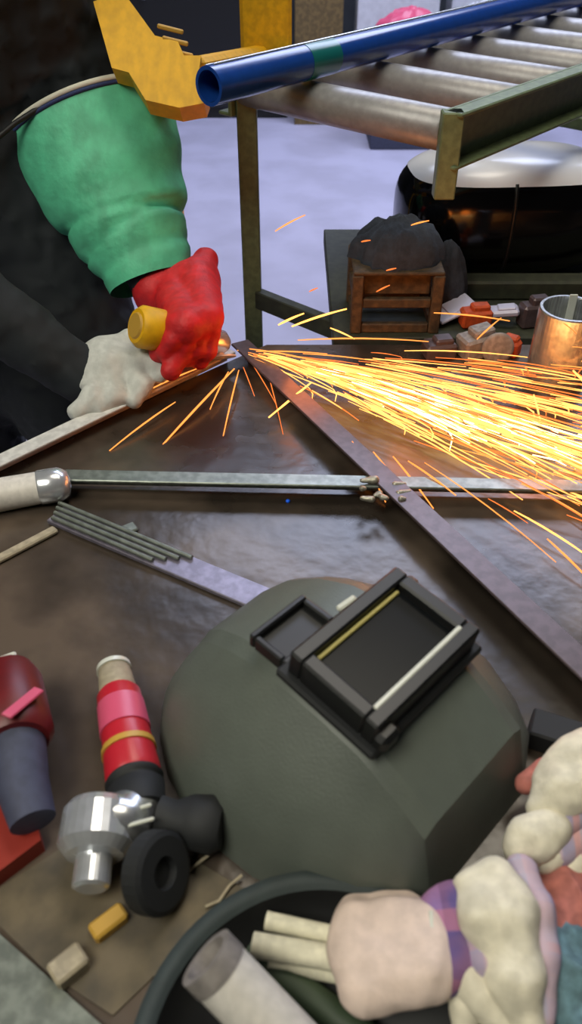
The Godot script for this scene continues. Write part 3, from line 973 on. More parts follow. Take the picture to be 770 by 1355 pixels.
func back_clutter() -> void:
	# rusty steel crate
	var t := thing("rusty_crate", "rusty brown steel crate with an open front under the dark rags", "crate", Vector3(0.175, 0, -1.27))
	var x0 := 0.108
	var x1 := 0.238
	var z1 := -1.212
	var z0 := -1.33
	for p: Vector2 in [Vector2(x0, z1), Vector2(x1, z1), Vector2(x0, z0), Vector2(x1, z0)]:
		var st := begin()
		at_box(st, Vector3(p.x - 0.009, 0, p.y - 0.009), Vector3(p.x + 0.009, 0.1, p.y + 0.009))
		part("corner_post", st, M.rust, t)
	for y: float in [0.008, 0.052]:
		for z: float in [z0, z1]:
			var st := begin()
			at_box(st, Vector3(x0 + 0.009, y - 0.008, z - 0.006), Vector3(x1 - 0.009, y + 0.008, z + 0.006))
			part("rail", st, M.rust, t)
		for x: float in [x0, x1]:
			var st := begin()
			at_box(st, Vector3(x - 0.006, y - 0.008, z0 + 0.009), Vector3(x + 0.006, y + 0.008, z1 - 0.009))
			part("rail", st, M.rust, t)
	var sp := begin()
	at_box(sp, Vector3(x0 + 0.01, 0.06, z1 - 0.02), Vector3(x1 - 0.01, 0.098, z1 - 0.012))
	part("front_panel", sp, M.rust, t)
	sp = begin()
	at_box(sp, Vector3(x0 - 0.008, 0.1, z0), Vector3(x1 + 0.008, 0.106, z1 + 0.008))
	part("top_plate", sp, M.rust, t)
	tag(heap("dark_rag", Vector3(0.178, 0.106, -1.275), 0.074, 0.06, 0.062, 0.2, M.rag, 3), "crumpled blue black rag on top of the rusty crate", "rag")
	tag(heap("dark_rag", Vector3(0.272, 0.0, -1.32), 0.036, 0.04, 0.105, 0.5, M.rag, 8), "dark rag heaped between the rusty crate and the black housing", "rag")
	# glossy black housing
	var c := Vector3(0.40, 0.105, -1.50)
	t = thing("black_housing", "glossy black rounded housing with a painted sky reflection on top beyond the sparks", "housing", Vector3(c.x, 0, c.z))
	var hx := Transform3D(Basis(Vector3.UP, 0.08), c)
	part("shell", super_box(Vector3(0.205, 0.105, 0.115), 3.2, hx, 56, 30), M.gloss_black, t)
	part("painted_reflection", super_box(Vector3(0.2065, 0.107, 0.1165), 3.2, hx, 56, 14, 0.36, 1.0), M.painted_reflection, t)  # sky reflection on the shell, put into colour as a pale cover
	var st := begin()
	var ribp := []
	for i in 13:
		var la := lerpf(-0.75, 0.4, i / 12.0) * PI * 0.5
		ribp.append(hx * Vector3(-0.02, 0.105 * signf(sin(la)) * pow(absf(sin(la)), 0.625), 0.1145 * pow(cos(la), 0.625)))
	tube(st, ribp, [0.004], 8)
	part("seam", st, M.black, t)
	st = begin()
	tube(st, [hx * Vector3(0.13, 0.09, 0.03), hx * Vector3(0.19, 0.088, 0.03)], [0.028, 0.026], 20)
	part("cap", st, M.silver, t)
	# a low olive box under and in front of the housing
	st = begin()
	at_box(st, Vector3(0.27, 0, -1.372), Vector3(0.75, 0.035, -1.33), 0.004)
	tag(part("olive_bar", st, M.olive), "dark olive bar lying along the foot of the black housing", "bar")
	# scraps
	var scraps := [
		[Vector3(0.278, 0.02, -1.255), Vector3(0.07, 0.006, 0.05), 0.3, 0.35, M.sheet, "sheet_scrap", "bent pale lilac sheet scrap beside the rusty crate"],
		[Vector3(0.312, 0.016, -1.232), Vector3(0.052, 0.03, 0.03), 0.1, 0.0, M.orange, "orange_block", "orange block behind the sparks beside the lilac sheet scrap"],
		[Vector3(0.358, 0.025, -1.236), Vector3(0.05, 0.012, 0.03), -0.1, 0.12, M.sheet, "sheet_scrap", "flat pale grey scrap between the orange block and the steel cylinder"],
		[Vector3(0.346, 0.013, -1.135), Vector3(0.04, 0.026, 0.024), -0.6, 0.0, M.orange, "orange_block", "small orange block leaning beside the steel cylinder"],
		[Vector3(0.296, 0.02, -1.13), Vector3(0.06, 0.036, 0.04), 0.35, 0.1, M.grey_part, "steel_lump", "greyish pink steel lump between the two orange blocks"],
		[Vector3(0.235, 0.014, -1.125), Vector3(0.05, 0.026, 0.035), 0.2, 0.0, M.brown_steel, "steel_lump", "dark brown steel lump right of the rusty crate behind the sparks"],
		[Vector3(0.41, 0.02, -1.235), Vector3(0.05, 0.04, 0.03), 0.2, 0.0, M.brown_steel, "steel_lump", "dark brown steel lump behind the steel cylinder"]]
	for s: Array in scraps:
		var sst := begin()
		var b := Basis(Vector3.UP, s[2]) * Basis(Vector3.BACK, s[3])
		box(sst, s[1], Transform3D(b, s[0]), 0.004)
		var q: Vector3 = s[1]
		box(sst, Vector3(q.x * 0.6, q.y * 0.5, q.z * 0.7), Transform3D(b, s[0] + b * Vector3(q.x * 0.1, q.y * 0.55, 0)), 0.003)
		tag(part(s[5], sst, s[4]), s[6], "scrap")
	# small upright disc
	st = begin()
	var dc := Vector3(0.3554, 0.0119, -1.1084)
	dc = Vector3(0.322, 0.026, -1.105)
	lathe(st, [Vector2(0, -0.004), Vector2(0.022, -0.004), Vector2(0.025, -0.001), Vector2(0.025, 0.002), Vector2(0.02, 0.004), Vector2(0, 0.0035)], Transform3D(Basis(Vector3.RIGHT, PI / 2 - 0.15), dc), 32)
	tag(part("grey_disc", st, M.grey_part), "small grey disc standing on edge beside the steel cylinder", "disc")
	# steel cylinder
	t = thing("steel_cylinder", "upright open steel cylinder lit orange by the sparks at the right edge", "cylinder", Vector3(0.408, 0, -1.07))
	st = begin()
	lathe(st, [Vector2(0, 0), Vector2(0.044, 0), Vector2(0.045, 0.002), Vector2(0.045, 0.108), Vector2(0.044, 0.11), Vector2(0.040, 0.11), Vector2(0.039, 0.108), Vector2(0.039, 0.004), Vector2(0, 0.004)], Transform3D(Basis.IDENTITY, Vector3(0.408, 0, -1.07)), 48, -1)
	part("tube", st, M.chrome, t)
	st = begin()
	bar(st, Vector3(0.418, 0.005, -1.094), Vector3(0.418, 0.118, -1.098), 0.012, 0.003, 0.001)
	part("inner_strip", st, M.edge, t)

# ---------------------------------------------------------------- welding shield
func welding_shield() -> void:
	var org := Vector3(0.154, 0, -0.317)
	var xf := Transform3D(Basis(Vector3(0.692, 0, -0.722), Vector3.UP, Vector3(0.722, 0, 0.692)), org)
	# local axes: x across the face, y up off the bench, z towards the chin
	var t := thing("welding_shield", "grey green welding face shield with a black lens frame in the foreground", "welding mask", Vector3(0.06, 0, -0.42))
	# z, half width of the face, height of the face, half width at the bench, z at the bench
	var sec := [[0.0, 0.062, 0.0, 0.064, 0.0], [-0.018, 0.060, 0.082, 0.088, -0.016], [-0.045, 0.061, 0.102, 0.112, -0.04], [-0.08, 0.062, 0.122, 0.135, -0.08], [-0.115, 0.062, 0.129, 0.146, -0.115], [-0.155, 0.062, 0.133, 0.150, -0.155], [-0.19, 0.060, 0.129, 0.146, -0.195], [-0.225, 0.056, 0.116, 0.136, -0.232], [-0.258, 0.050, 0.095, 0.116, -0.268], [-0.285, 0.042, 0.066, 0.09, -0.295], [-0.302, 0.030, 0.034, 0.066, -0.308], [-0.31, 0.02, 0.004, 0.05, -0.314]]
	var ringp := func(i: int, shrink: float) -> Array:
		var s: Array = sec[i]
		var w: float = s[1] - shrink
		var h: float = maxf(s[2] - shrink, 0.0)
		var bw: float = s[3] - shrink
		var out := []
		for sd: float in [-1.0, 1.0]:
			var half := []
			half.append(Vector3(sd * bw, 0, s[4]))
			for q: float in [0.25, 0.5, 0.75]:
				var bul := sin(q * PI) * 0.016 * minf(h / 0.1, 1.0)
				half.append(Vector3(sd * (lerpf(bw, w + 0.004, q) + bul), (h - 0.008 * minf(h / 0.1, 1.0)) * q + bul * 0.35, lerpf(s[4], s[0], q)))
			half.append(Vector3(sd * (w + 0.005), maxf(h - 0.007, 0.0), s[0]))
			half.append(Vector3(sd * (w - 0.008), h, s[0]))
			if sd > 0.0:
				half.reverse()
			out += half
		return out
	var st := begin()
	for i in sec.size() - 1:
		var ra: Array = ringp.call(i, 0.0)
		var rb: Array = ringp.call(i + 1, 0.0)
		for k in ra.size() - 1:
			var group := 1
			if k == 4 or k == 6:
				group = 2
			elif k == 5:
				group = 3
			elif k > 6:
				group = 4
			if i == 0 and k >= 4 and k <= 6:
				group += 10
			elif i < 3 and k == 5:
				group = 5
			var mid := Vector3(0, 0.03, (sec[i][0] + sec[i + 1][0]) * 0.5)
			var o: Vector3 = (ra[k] + rb[k + 1]) * 0.5 - mid
			if i == 0 and k >= 4 and k <= 6:
				o = Vector3(0, 0.3, 1)
			elif i == 0:
				o = Vector3(-1.0 if k < 4 else 1.0, 0.4, 0.8)
			quad(st, xf * ra[k], xf * rb[k], xf * rb[k + 1], xf * ra[k + 1], xf.basis * o, group)
	# inside of the shell and its rim
	for i in range(1, sec.size() - 1):
		var ra: Array = ringp.call(i, 0.003)
		var rb: Array = ringp.call(i + 1, 0.003)
		for k in ra.size() - 1:
			var mid := Vector3(0, 0.03, (sec[i][0] + sec[i + 1][0]) * 0.5)
			var o: Vector3 = mid - (ra[k] + rb[k + 1]) * 0.5
			quad(st, xf * ra[k], xf * rb[k], xf * rb[k + 1], xf * ra[k + 1], xf.basis * o, 20)
	part("shell", st, M.shell, t)
	# lens frame on the face, tilted with it
	var tilt := atan2(0.133 - 0.122, 0.075)
	var lf := xf * Transform3D(Basis(Vector3.RIGHT, tilt), Vector3(0.002, 0.131, -0.117))
	var w := 0.128
	var d := 0.086
	var hgt := 0.03
	var fr := begin()
	for s: float in [-1.0, 1.0]:
		box(fr, Vector3(w, hgt, 0.013), lf * Transform3D(Basis.IDENTITY, Vector3(0, hgt / 2, s * (d / 2 - 0.0065))), 0.002)
		box(fr, Vector3(0.013, hgt, d - 0.024), lf * Transform3D(Basis.IDENTITY, Vector3(s * (w / 2 - 0.0065), hgt / 2, 0)), 0.002)
	var frame := part("lens_frame", fr, M.black, t)
	st = begin()
	box(st, Vector3(w + 0.012, 0.008, d + 0.012), lf * Transform3D(Basis.IDENTITY, Vector3(0, 0.002, 0)), 0.002)
	part("flange", st, M.rubber, frame)
	st = begin()
	box(st, Vector3(w - 0.024, 0.003, d - 0.024), lf * Transform3D(Basis.IDENTITY, Vector3(0, 0.018, 0)), 0.0006)
	part("dark_lens", st, M.lens, frame)
	st = begin()
	box(st, Vector3(w - 0.03, 0.004, 0.0035), lf * Transform3D(Basis.IDENTITY, Vector3(0, 0.021, -d / 2 + 0.0155)), 0.0008)
	part("upper_edge_highlight", st, M.edge_highlight, frame)  # light on the upper lens edge, painted as a yellowish strip
	st = begin()
	box(st, Vector3(w - 0.022, 0.005, 0.004), lf * Transform3D(Basis.IDENTITY, Vector3(0, 0.0285, d / 2 - 0.0125)), 0.001)
	part("lower_edge_highlight", st, M.edge, frame)  # light on the lower lens edge, painted as a pale strip
	for q: Vector2 in [Vector2(0.058, 0.03), Vector2(0.064, -0.028), Vector2(-0.055, 0.046)]:
		st = begin()
		box(st, Vector3(0.02, 0.018, 0.014), lf * Transform3D(Basis.IDENTITY, Vector3(q.x, 0.013, q.y)), 0.004)
		part("corner_clip", st, M.black, frame)
	# the smaller holder above the lens
	st = begin()
	var sx := xf * Transform3D(Basis(Vector3.RIGHT, 0.05), Vector3(-0.028, 0.129, -0.183))
	for s: float in [-1.0, 1.0]:
		box(st, Vector3(0.062, 0.014, 0.006), sx * Transform3D(Basis.IDENTITY, Vector3(0, 0.009, s * 0.018)), 0.0015)
		box(st, Vector3(0.006, 0.014, 0.03), sx * Transform3D(Basis.IDENTITY, Vector3(s * 0.028, 0.009, 0)), 0.0015)
	box(st, Vector3(0.058, 0.006, 0.034), sx * Transform3D(Basis.IDENTITY, Vector3(0, 0.005, 0)), 0.001)
	part("spare_lens_holder", st, M.black, t)
	st = begin()
	bar(st, xf * Vector3(0.012, 0.142, -0.172), xf * Vector3(0.03, 0.146, -0.168), 0.006, 0.005)
	part("spring_clip", st, M.edge, t)

# ---------------------------------------------------------------- tools on the left
func hand_tools() -> void:
	var a := Vector3(-0.1655, 0.0270, -0.4697)
	var b := Vector3(-0.1207, 0.0270, -0.3287)
	var ax := (b - a).normalized()
	var L := a.distance_to(b)
	var sd := Vector3.UP.cross(ax).normalized()
	var t := thing("angle_grinder", "red bodied angle grinder with a silver gear head lying beside the shield", "grinder", Vector3(a.x, 0, a.z))
	var st := begin()
	tube(st, [a - ax * 0.006, a - ax * 0.004, a + ax * 0.018, a + ax * 0.022], [0.012, 0.015, 0.017, 0.017], 20)
	var tail := part("tail", st, M.tan, t)
	st = begin()
	tube(st, [a - ax * 0.009, a - ax * 0.004], [0.016, 0.0165], 20)
	part("tail_rim", st, M.edge, tail)
	st = begin()
	tube(st, [a + ax * 0.02, a + ax * 0.026, a + ax * L * 0.45, a + ax * L * 0.74, a + ax * L * 0.77], [0.016, 0.020, 0.021, 0.0235, 0.022], 28)
	var body := part("body", st, M.red, t)
	st = begin()
	tube(st, [a + ax * L * 0.56, a + ax * L * 0.60], [0.0232, 0.0238], 28)
	part("yellow_band", st, M.ochre, body)
	st = begin()
	tube(st, [a + ax * L * 0.25, a + ax * L * 0.45], [0.0212, 0.0224], 28)
	part("pink_label", st, M.pink, body)
	st = begin()
	tube(st, [a + ax * L * 0.76, a + ax * L * 0.79, a + ax * L * 0.80, a + ax * L * 0.83, a + ax * L * 0.84, a + ax * L * 0.98], [0.022, 0.0245, 0.021, 0.021, 0.024, 0.021], 28)
	part("collar", st, M.rubber, t)
	# gear head turned to the left with its spindle
	var h0 := Vector3(-0.1453, 0.0340, -0.3159)
	st = begin()
	tube(st, [b - ax * 0.012, b.lerp(h0, 0.35), h0, h0 + (h0 - b).normalized() * 0.016], [0.019, 0.023, 0.026, 0.014], 24)
	var head := part("gear_head", st, M.chrome, t)
	var sp := (Vector3(0.06, -0.1, 1.0)).normalized()
	var sx := Basis(Quaternion(Vector3.UP, sp))
	st = begin()
	lathe(st, [Vector2(0, -0.02), Vector2(0.024, -0.02), Vector2(0.028, -0.014), Vector2(0.029, 0.012), Vector2(0.022, 0.02), Vector2(0.014, 0.021), Vector2(0.014, 0.042), Vector2(0.011, 0.044), Vector2(0, 0.044)], Transform3D(sx, h0 + Vector3(-0.006, 0, 0.004)), 28, -1)
	part("spindle_collar", st, M.silver, head)
	for i in 2:
		st = begin()
		var q := b + ax * (0.006 + 0.012 * i) + Vector3.UP * 0.02 - sd * 0.004
		bar(st, q - sd * 0.012, q + sd * 0.014, 0.003, 0.003)
		part("screw_plate", st, M.edge, head)
	# black side handle and guard
	st = begin()
	var k0 := Vector3(-0.1052, 0.0240, -0.3278)
	var k1 := Vector3(-0.0619, 0.0260, -0.3203)
	tube(st, [k0, k0.lerp(k1, 0.3), k0.lerp(k1, 0.6), k1, k1 + (k1 - k0).normalized() * 0.008], [0.018, 0.016, 0.022, 0.024, 0.018], 8)
	part("side_handle", st, M.rubber, t)
	st = begin()
	var gc := Vector3(-0.1064, 0.0220, -0.2811)
	lathe(st, [Vector2(0, 0), Vector2(0.03, 0), Vector2(0.03, 0.014), Vector2(0.026, 0.016), Vector2(0.012, 0.016), Vector2(0.011, 0.01), Vector2(0, 0.01)], Transform3D(Basis(Vector3.BACK, -1.05) * Basis(Vector3.RIGHT, 0.3), gc + Vector3.UP * 0.008), 28, -1)
	part("disc_guard", st, M.rubber, t)
	# red tool at the left edge
	var r := Vector3(-0.2446, 0.0000, -0.3923)
	t = thing("red_tool", "dark red power tool with a slate blue band cut off by the left edge", "power tool", r)
	st = begin()
	var p0 := Vector3(-0.2574, 0.0450, -0.4572)
	var p1 := Vector3(-0.2303, 0.0500, -0.3857)
	tube(st, [p0, p0.lerp(p1, 0.2), p1, p1.lerp(p0, -0.1)], [0.022, 0.028, 0.031, 0.026], 24)
	part("body", st, M.red_dark, t)
	st = begin()
	bar(st, Vector3(-0.2285, 0.0880, -0.3790), Vector3(-0.2135, 0.0750, -0.4157), 0.01, 0.003)
	part("pale_strip", st, M.pink, t)
	st = begin()
	tube(st, [p1.lerp(p0, 0.1), Vector3(-0.2171, 0.0400, -0.3463), Vector3(-0.2025, 0.0350, -0.3179)], [0.024, 0.021, 0.018], 20)
	part("grip", st, M.slate, t)
	st = begin()
	var pts := PackedVector2Array()
	for p: Vector3 in [Vector3(-0.3110, 0.0000, -0.4317), Vector3(-0.2629, 0.0000, -0.4195), Vector3(-0.2337, 0.0000, -0.3423), Vector3(-0.2039, 0.0000, -0.3238), Vector3(-0.1987, 0.0000, -0.3123), Vector3(-0.2275, 0.0000, -0.2844), Vector3(-0.2549, 0.0000, -0.2599)]:
		pts.append(Vector2(p.x, -p.z))
	slab(st, pts, 0.018, Transform3D(Basis(Vector3.RIGHT, Vector3.FORWARD, Vector3.UP), Vector3(0, 0.009, 0)))
	part("battery_foot", st, M.foot, t)
	st = begin()
	bar(st, Vector3(-0.2851, 0.0120, -0.4982), Vector3(-0.2708, 0.0120, -0.5058), 0.008, 0.006)
	tag(part("metal_tab", st, M.edge), "small pale metal tab at the left edge above the dark red tool", "tab")

# ---------------------------------------------------------------- tray, pipe and gloves
func tray_and_gloves() -> void:
	var c := Vector3(0.0222, 0.0000, -0.1527)
	var t := thing("round_tray", "black round tray holding the pipe, rods and gloves in the foreground", "tray", c)
	var R := 0.122
	var st := begin()
	lathe(st, [Vector2(0, 0.0), Vector2(R - 0.012, 0.0), Vector2(R - 0.002, 0.03), Vector2(R + 0.006, 0.032), Vector2(R + 0.005, 0.036), Vector2(R - 0.006, 0.036), Vector2(R - 0.017, 0.006), Vector2(0, 0.005)], Transform3D(Basis.IDENTITY, c), 64)
	part("dish", st, M.tray, t)
	st = begin()
	lathe(st, [Vector2(R - 0.0085, 0.033), Vector2(R - 0.0182, 0.0068), Vector2(0, 0.0065)], Transform3D(Basis.IDENTITY, c), 64)
	part("dark_lining", st, M.dark, t)  # near-black lining over the inside of the dish
	# pale pipe
	t = thing("grey_pipe", "open ended pale grey pipe lying on the tray rim at the bottom edge", "pipe", Vector3(-0.0459, 0.0000, -0.2156))
	st = begin()
	var a := Vector3(-0.0529, 0.0850, -0.1999)
	var b := Vector3(0.0190, 0.0280, -0.1518)
	pipe(st, a, b, 0.0195, 0.0155, 32)
	part("tube", st, M.white_tube, t)
	st = begin()
	var ax := (b - a).normalized()
	pipe(st, a - ax * 0.001, a + ax * 0.012, 0.0202, 0.0152, 32)
	part("pipe_collar", st, M.grey_part, t)
	# cream rods
	var rods := [[Vector3(-0.0180, 0.0300, -0.2457), Vector3(0.0454, 0.0300, -0.2324), 0.0065, "cream rod under the glove, farthest from the bottom edge"], [Vector3(-0.0269, 0.0340, -0.2278), Vector3(0.0442, 0.0340, -0.2170), 0.0085, "thick cream rod under the glove, the middle one of three"], [Vector3(-0.0154, 0.0220, -0.2215), Vector3(0.0445, 0.0220, -0.2108), 0.006, "thin cream rod under the glove, nearest to the grey pipe"], [Vector3(0.1701, 0.0300, -0.2405), Vector3(0.2174, 0.0300, -0.2185), 0.005, "cream rod poking out right of the gloves above the blue net"]]
	for q: Array in rods:
		st = begin()
		tube(st, [q[0], q[1]], [q[2], q[2]], 14)
		tag(part("cream_rod", st, M.cream), q[3], "rod")
	st = begin()
	tube(st, [Vector3(-0.0299, 0.0120, -0.2302), Vector3(-0.0026, 0.0140, -0.2107), Vector3(0.0332, 0.0140, -0.1875), Vector3(0.0758, 0.0140, -0.1574)], [0.012], 14)
	tag(part("green_hose", st, M.hose), "dark green hose in the tray between the grey pipe and the peach glove", "hose")
	# peach glove lying on the rods, its wide cuff to the left, violet plaid cloth to the right
	t = thing("work_glove", "peach leather work glove with a violet plaid band under the shield chin", "glove", Vector3(0.0708, 0.0300, -0.2195), "leather work gloves")
	var hp := []
	for k in 6:
		var u := k / 5.0
		hp.append([Vector3(0.0405, 0.0460, -0.2350).lerp(Vector3(0.0488, 0.0460, -0.1898), u), Vector3(0.0921, 0.0540, -0.2337).lerp(Vector3(0.0898, 0.0520, -0.1993), u), 0.012 + 0.004 * sin(u * PI), 0.015])
	for k in 3:
		hp.append([Vector3(0.0463, 0.0340, -0.2509).lerp(Vector3(0.0845, 0.0360, -0.2527), k / 2.0), Vector3(0.0479, 0.0460, -0.2350).lerp(Vector3(0.0871, 0.0460, -0.2370), k / 2.0), 0.011, 0.013])
	soft("leather_hand", hp, 0.003, 0.012, M.peach, t, 0.0025)
	var cf := []
	for k in 6:
		var u := k / 5.0
		cf.append([Vector3(0.0994, 0.0560, -0.2430).lerp(Vector3(0.0969, 0.0520, -0.2002), u), Vector3(0.1177, 0.0580, -0.2473).lerp(Vector3(0.1161, 0.0520, -0.2076), u), 0.0125, 0.014 - 0.003 * (k % 2)])
	soft("plaid_cuff", cf, 0.003, 0.008, M.plaid, t, 0.003)
	var sm := begin()
	tube(sm, [Vector3(0.0946, 0.0700, -0.2350), Vector3(0.0926, 0.0710, -0.2134), Vector3(0.0896, 0.0660, -0.1944)], [0.0016], 6)
	part("seam", sm, M.edge, t)
	soft("thumb", chain([Vector3(0.1138, 0.0500, -0.2046), Vector3(0.1264, 0.0460, -0.1933), Vector3(0.1369, 0.0400, -0.1816), Vector3(0.1406, 0.0360, -0.1680)], [0.014, 0.014, 0.012, 0.010]), 0.003, 0.008, M.leather, t, 0.002)
	soft("finger", chain([Vector3(0.1130, 0.0450, -0.2073), Vector3(0.1145, 0.0400, -0.1882), Vector3(0.1105, 0.0300, -0.1676)], [0.011, 0.009, 0.008]), 0.003, 0.008, M.leather, t, 0.0015)
	# cream glove standing out beside it
	t = thing("work_glove", "cream leather work glove with a pink striped back, the middle one of three", "glove", Vector3(0.1510, 0.0300, -0.2395), "leather work gloves")
	hp = []
	for k in 4:
		var u := k / 3.0
		hp += chain([Vector3(0.1226, 0.0660, -0.2520).lerp(Vector3(0.1469, 0.0700, -0.2607), u), Vector3(0.1275, 0.0700, -0.2301).lerp(Vector3(0.1531, 0.0700, -0.2360), u), Vector3(0.1386, 0.0580, -0.1954).lerp(Vector3(0.1498, 0.0580, -0.2017), u), Vector3(0.1477, 0.0450, -0.1771).lerp(Vector3(0.1531, 0.0450, -0.1796), u)], [0.010, 0.013, 0.011, 0.008])
	soft("leather_palm", hp, 0.003, 0.012, M.leather, t, 0.0025)
	soft("striped_back", chain([Vector3(0.1652, 0.0600, -0.2676), Vector3(0.1662, 0.0600, -0.2398), Vector3(0.1657, 0.0520, -0.2137), Vector3(0.1596, 0.0430, -0.1807)], [0.012, 0.014, 0.013, 0.011]), 0.003, 0.008, M.cotton, t, 0.002)
	sm = begin()
	tube(sm, [Vector3(0.1566, 0.0760, -0.2568), Vector3(0.1547, 0.0800, -0.2288), Vector3(0.1540, 0.0700, -0.2001), Vector3(0.1525, 0.0550, -0.1769)], [0.0014], 6)
	part("seam", sm, M.edge, t)
	soft("finger", chain([Vector3(0.1177, 0.0620, -0.2255), Vector3(0.1288, 0.0600, -0.2074), Vector3(0.1411, 0.0500, -0.1911)], [0.009, 0.010, 0.009]), 0.003, 0.008, M.cotton, t, 0.0015)
	soft("finger", chain([Vector3(0.1295, 0.0620, -0.2236), Vector3(0.1381, 0.0580, -0.2026), Vector3(0.1455, 0.0480, -0.1873)], [0.006, 0.007, 0.006]), 0.003, 0.006, M.tan, t, 0.001)
	soft("finger", chain([Vector3(0.1591, 0.0400, -0.1882), Vector3(0.1529, 0.0350, -0.1662)], [0.011, 0.010]), 0.003, 0.008, M.plaid, t, 0.0015)
	# upper right glove with folded fingers
	t = thing("work_glove", "cream leather work glove with folded fingers at the right edge", "glove", Vector3(0.2123, 0.0300, -0.3194), "leather work gloves")
	hp = []
	for k in 4:
		var u := k / 3.0
		hp += chain([Vector3(0.1896, 0.0560, -0.3163).lerp(Vector3(0.2051, 0.0620, -0.3463), u), Vector3(0.2100, 0.0660, -0.3231).lerp(Vector3(0.2240, 0.0700, -0.3520), u), Vector3(0.2535, 0.0680, -0.3493).lerp(Vector3(0.2613, 0.0700, -0.3757), u)], [0.009, 0.014, 0.015])
	soft("leather_cuff", hp, 0.003, 0.012, M.leather, t, 0.0025)
	soft("leather_fingertip", chain([Vector3(0.1729, 0.0460, -0.2903), Vector3(0.1812, 0.0500, -0.2953), Vector3(0.1959, 0.0540, -0.3027)], [0.014, 0.017, 0.016]), 0.003, 0.008, M.leather, t, 0.0015)
	soft("leather_fingertip", chain([Vector3(0.1887, 0.0400, -0.2852), Vector3(0.1968, 0.0440, -0.2890)], [0.0105, 0.0115]), 0.003, 0.008, M.leather, t, 0.001)
	soft("leather_fingertip", chain([Vector3(0.2038, 0.0320, -0.2799), Vector3(0.2148, 0.0360, -0.2860)], [0.011, 0.012]), 0.003, 0.008, M.leather, t, 0.001)
	soft("striped_finger", chain([Vector3(0.1995, 0.0520, -0.3062), Vector3(0.2614, 0.0520, -0.3418)], [0.0145, 0.0145]), 0.003, 0.006, M.cotton, t, 0.0015)
	soft("striped_finger", chain([Vector3(0.1994, 0.0440, -0.2902), Vector3(0.2572, 0.0440, -0.3218)], [0.012, 0.012]), 0.003, 0.006, M.cotton, t, 0.0015)
	soft("striped_finger", chain([Vector3(0.2174, 0.0360, -0.2871), Vector3(0.2610, 0.0360, -0.3087)], [0.012, 0.012]), 0.003, 0.006, M.cotton, t, 0.0015)
	soft("striped_cuff", chain([Vector3(0.1925, 0.0350, -0.3520), Vector3(0.2102, 0.0400, -0.3628)], [0.009, 0.009]), 0.003, 0.006, M.redcloth, t, 0.002)
	tag(heap("red_cloth", Vector3(0.2060, 0.0050, -0.2633), 0.055, 0.045, 0.04, 0.4, M.redcloth, 31), "dull red cloth between the cream glove and the right edge", "cloth")
	tag(heap("blue_net", Vector3(0.1935, 0.0050, -0.2019), 0.035, 0.05, 0.05, 0.1, M.bluecloth, 33), "crumpled blue grey net in the near right corner", "net")

# ---------------------------------------------------------------- sparks
func spark_mesh(len_: float, bend: float, r: float, hook: bool) -> ArrayMesh:
	var st := begin()
	var pts := []
	var rad := []
	var n := 6
	for i in n + 1:
		var u := float(i) / n
		pts.append(Vector3(len_ * u, -bend * len_ * u * u, bend * 0.3 * len_ * u * u))
		rad.append(r * (0.45 + 0.55 * sin(clampf(u * 1.15, 0.0, 1.0) * PI * 0.8 + 0.3)))
	if hook:
		var e: Vector3 = pts[-1]
		pts.append(e + Vector3(len_ * 0.06, -len_ * 0.05, 0))
		pts.append(e + Vector3(len_ * 0.07, -len_ * 0.13, 0.0))
		rad.append(r)
		rad.append(r * 0.5)
	tube(st, pts, rad, 5)
	st.generate_normals()
	return st.commit()

func place_spark(mesh: Mesh, at: Vector3, dir: Vector3, m: Material, label: String, group: String, roll := 0.0) -> void:
	var o := MeshInstance3D.new()
	o.mesh = mesh
	o.material_override = m
	o.name = numbered("spark")
	add_child(o)
	var x := dir.normalized()
	var z := x.cross(Vector3.UP).normalized()
	var y := z.cross(x)
	o.transform = Transform3D(Basis(x, y, z) * Basis(Vector3.RIGHT, roll), at)
	tag(o, label, "spark", group)

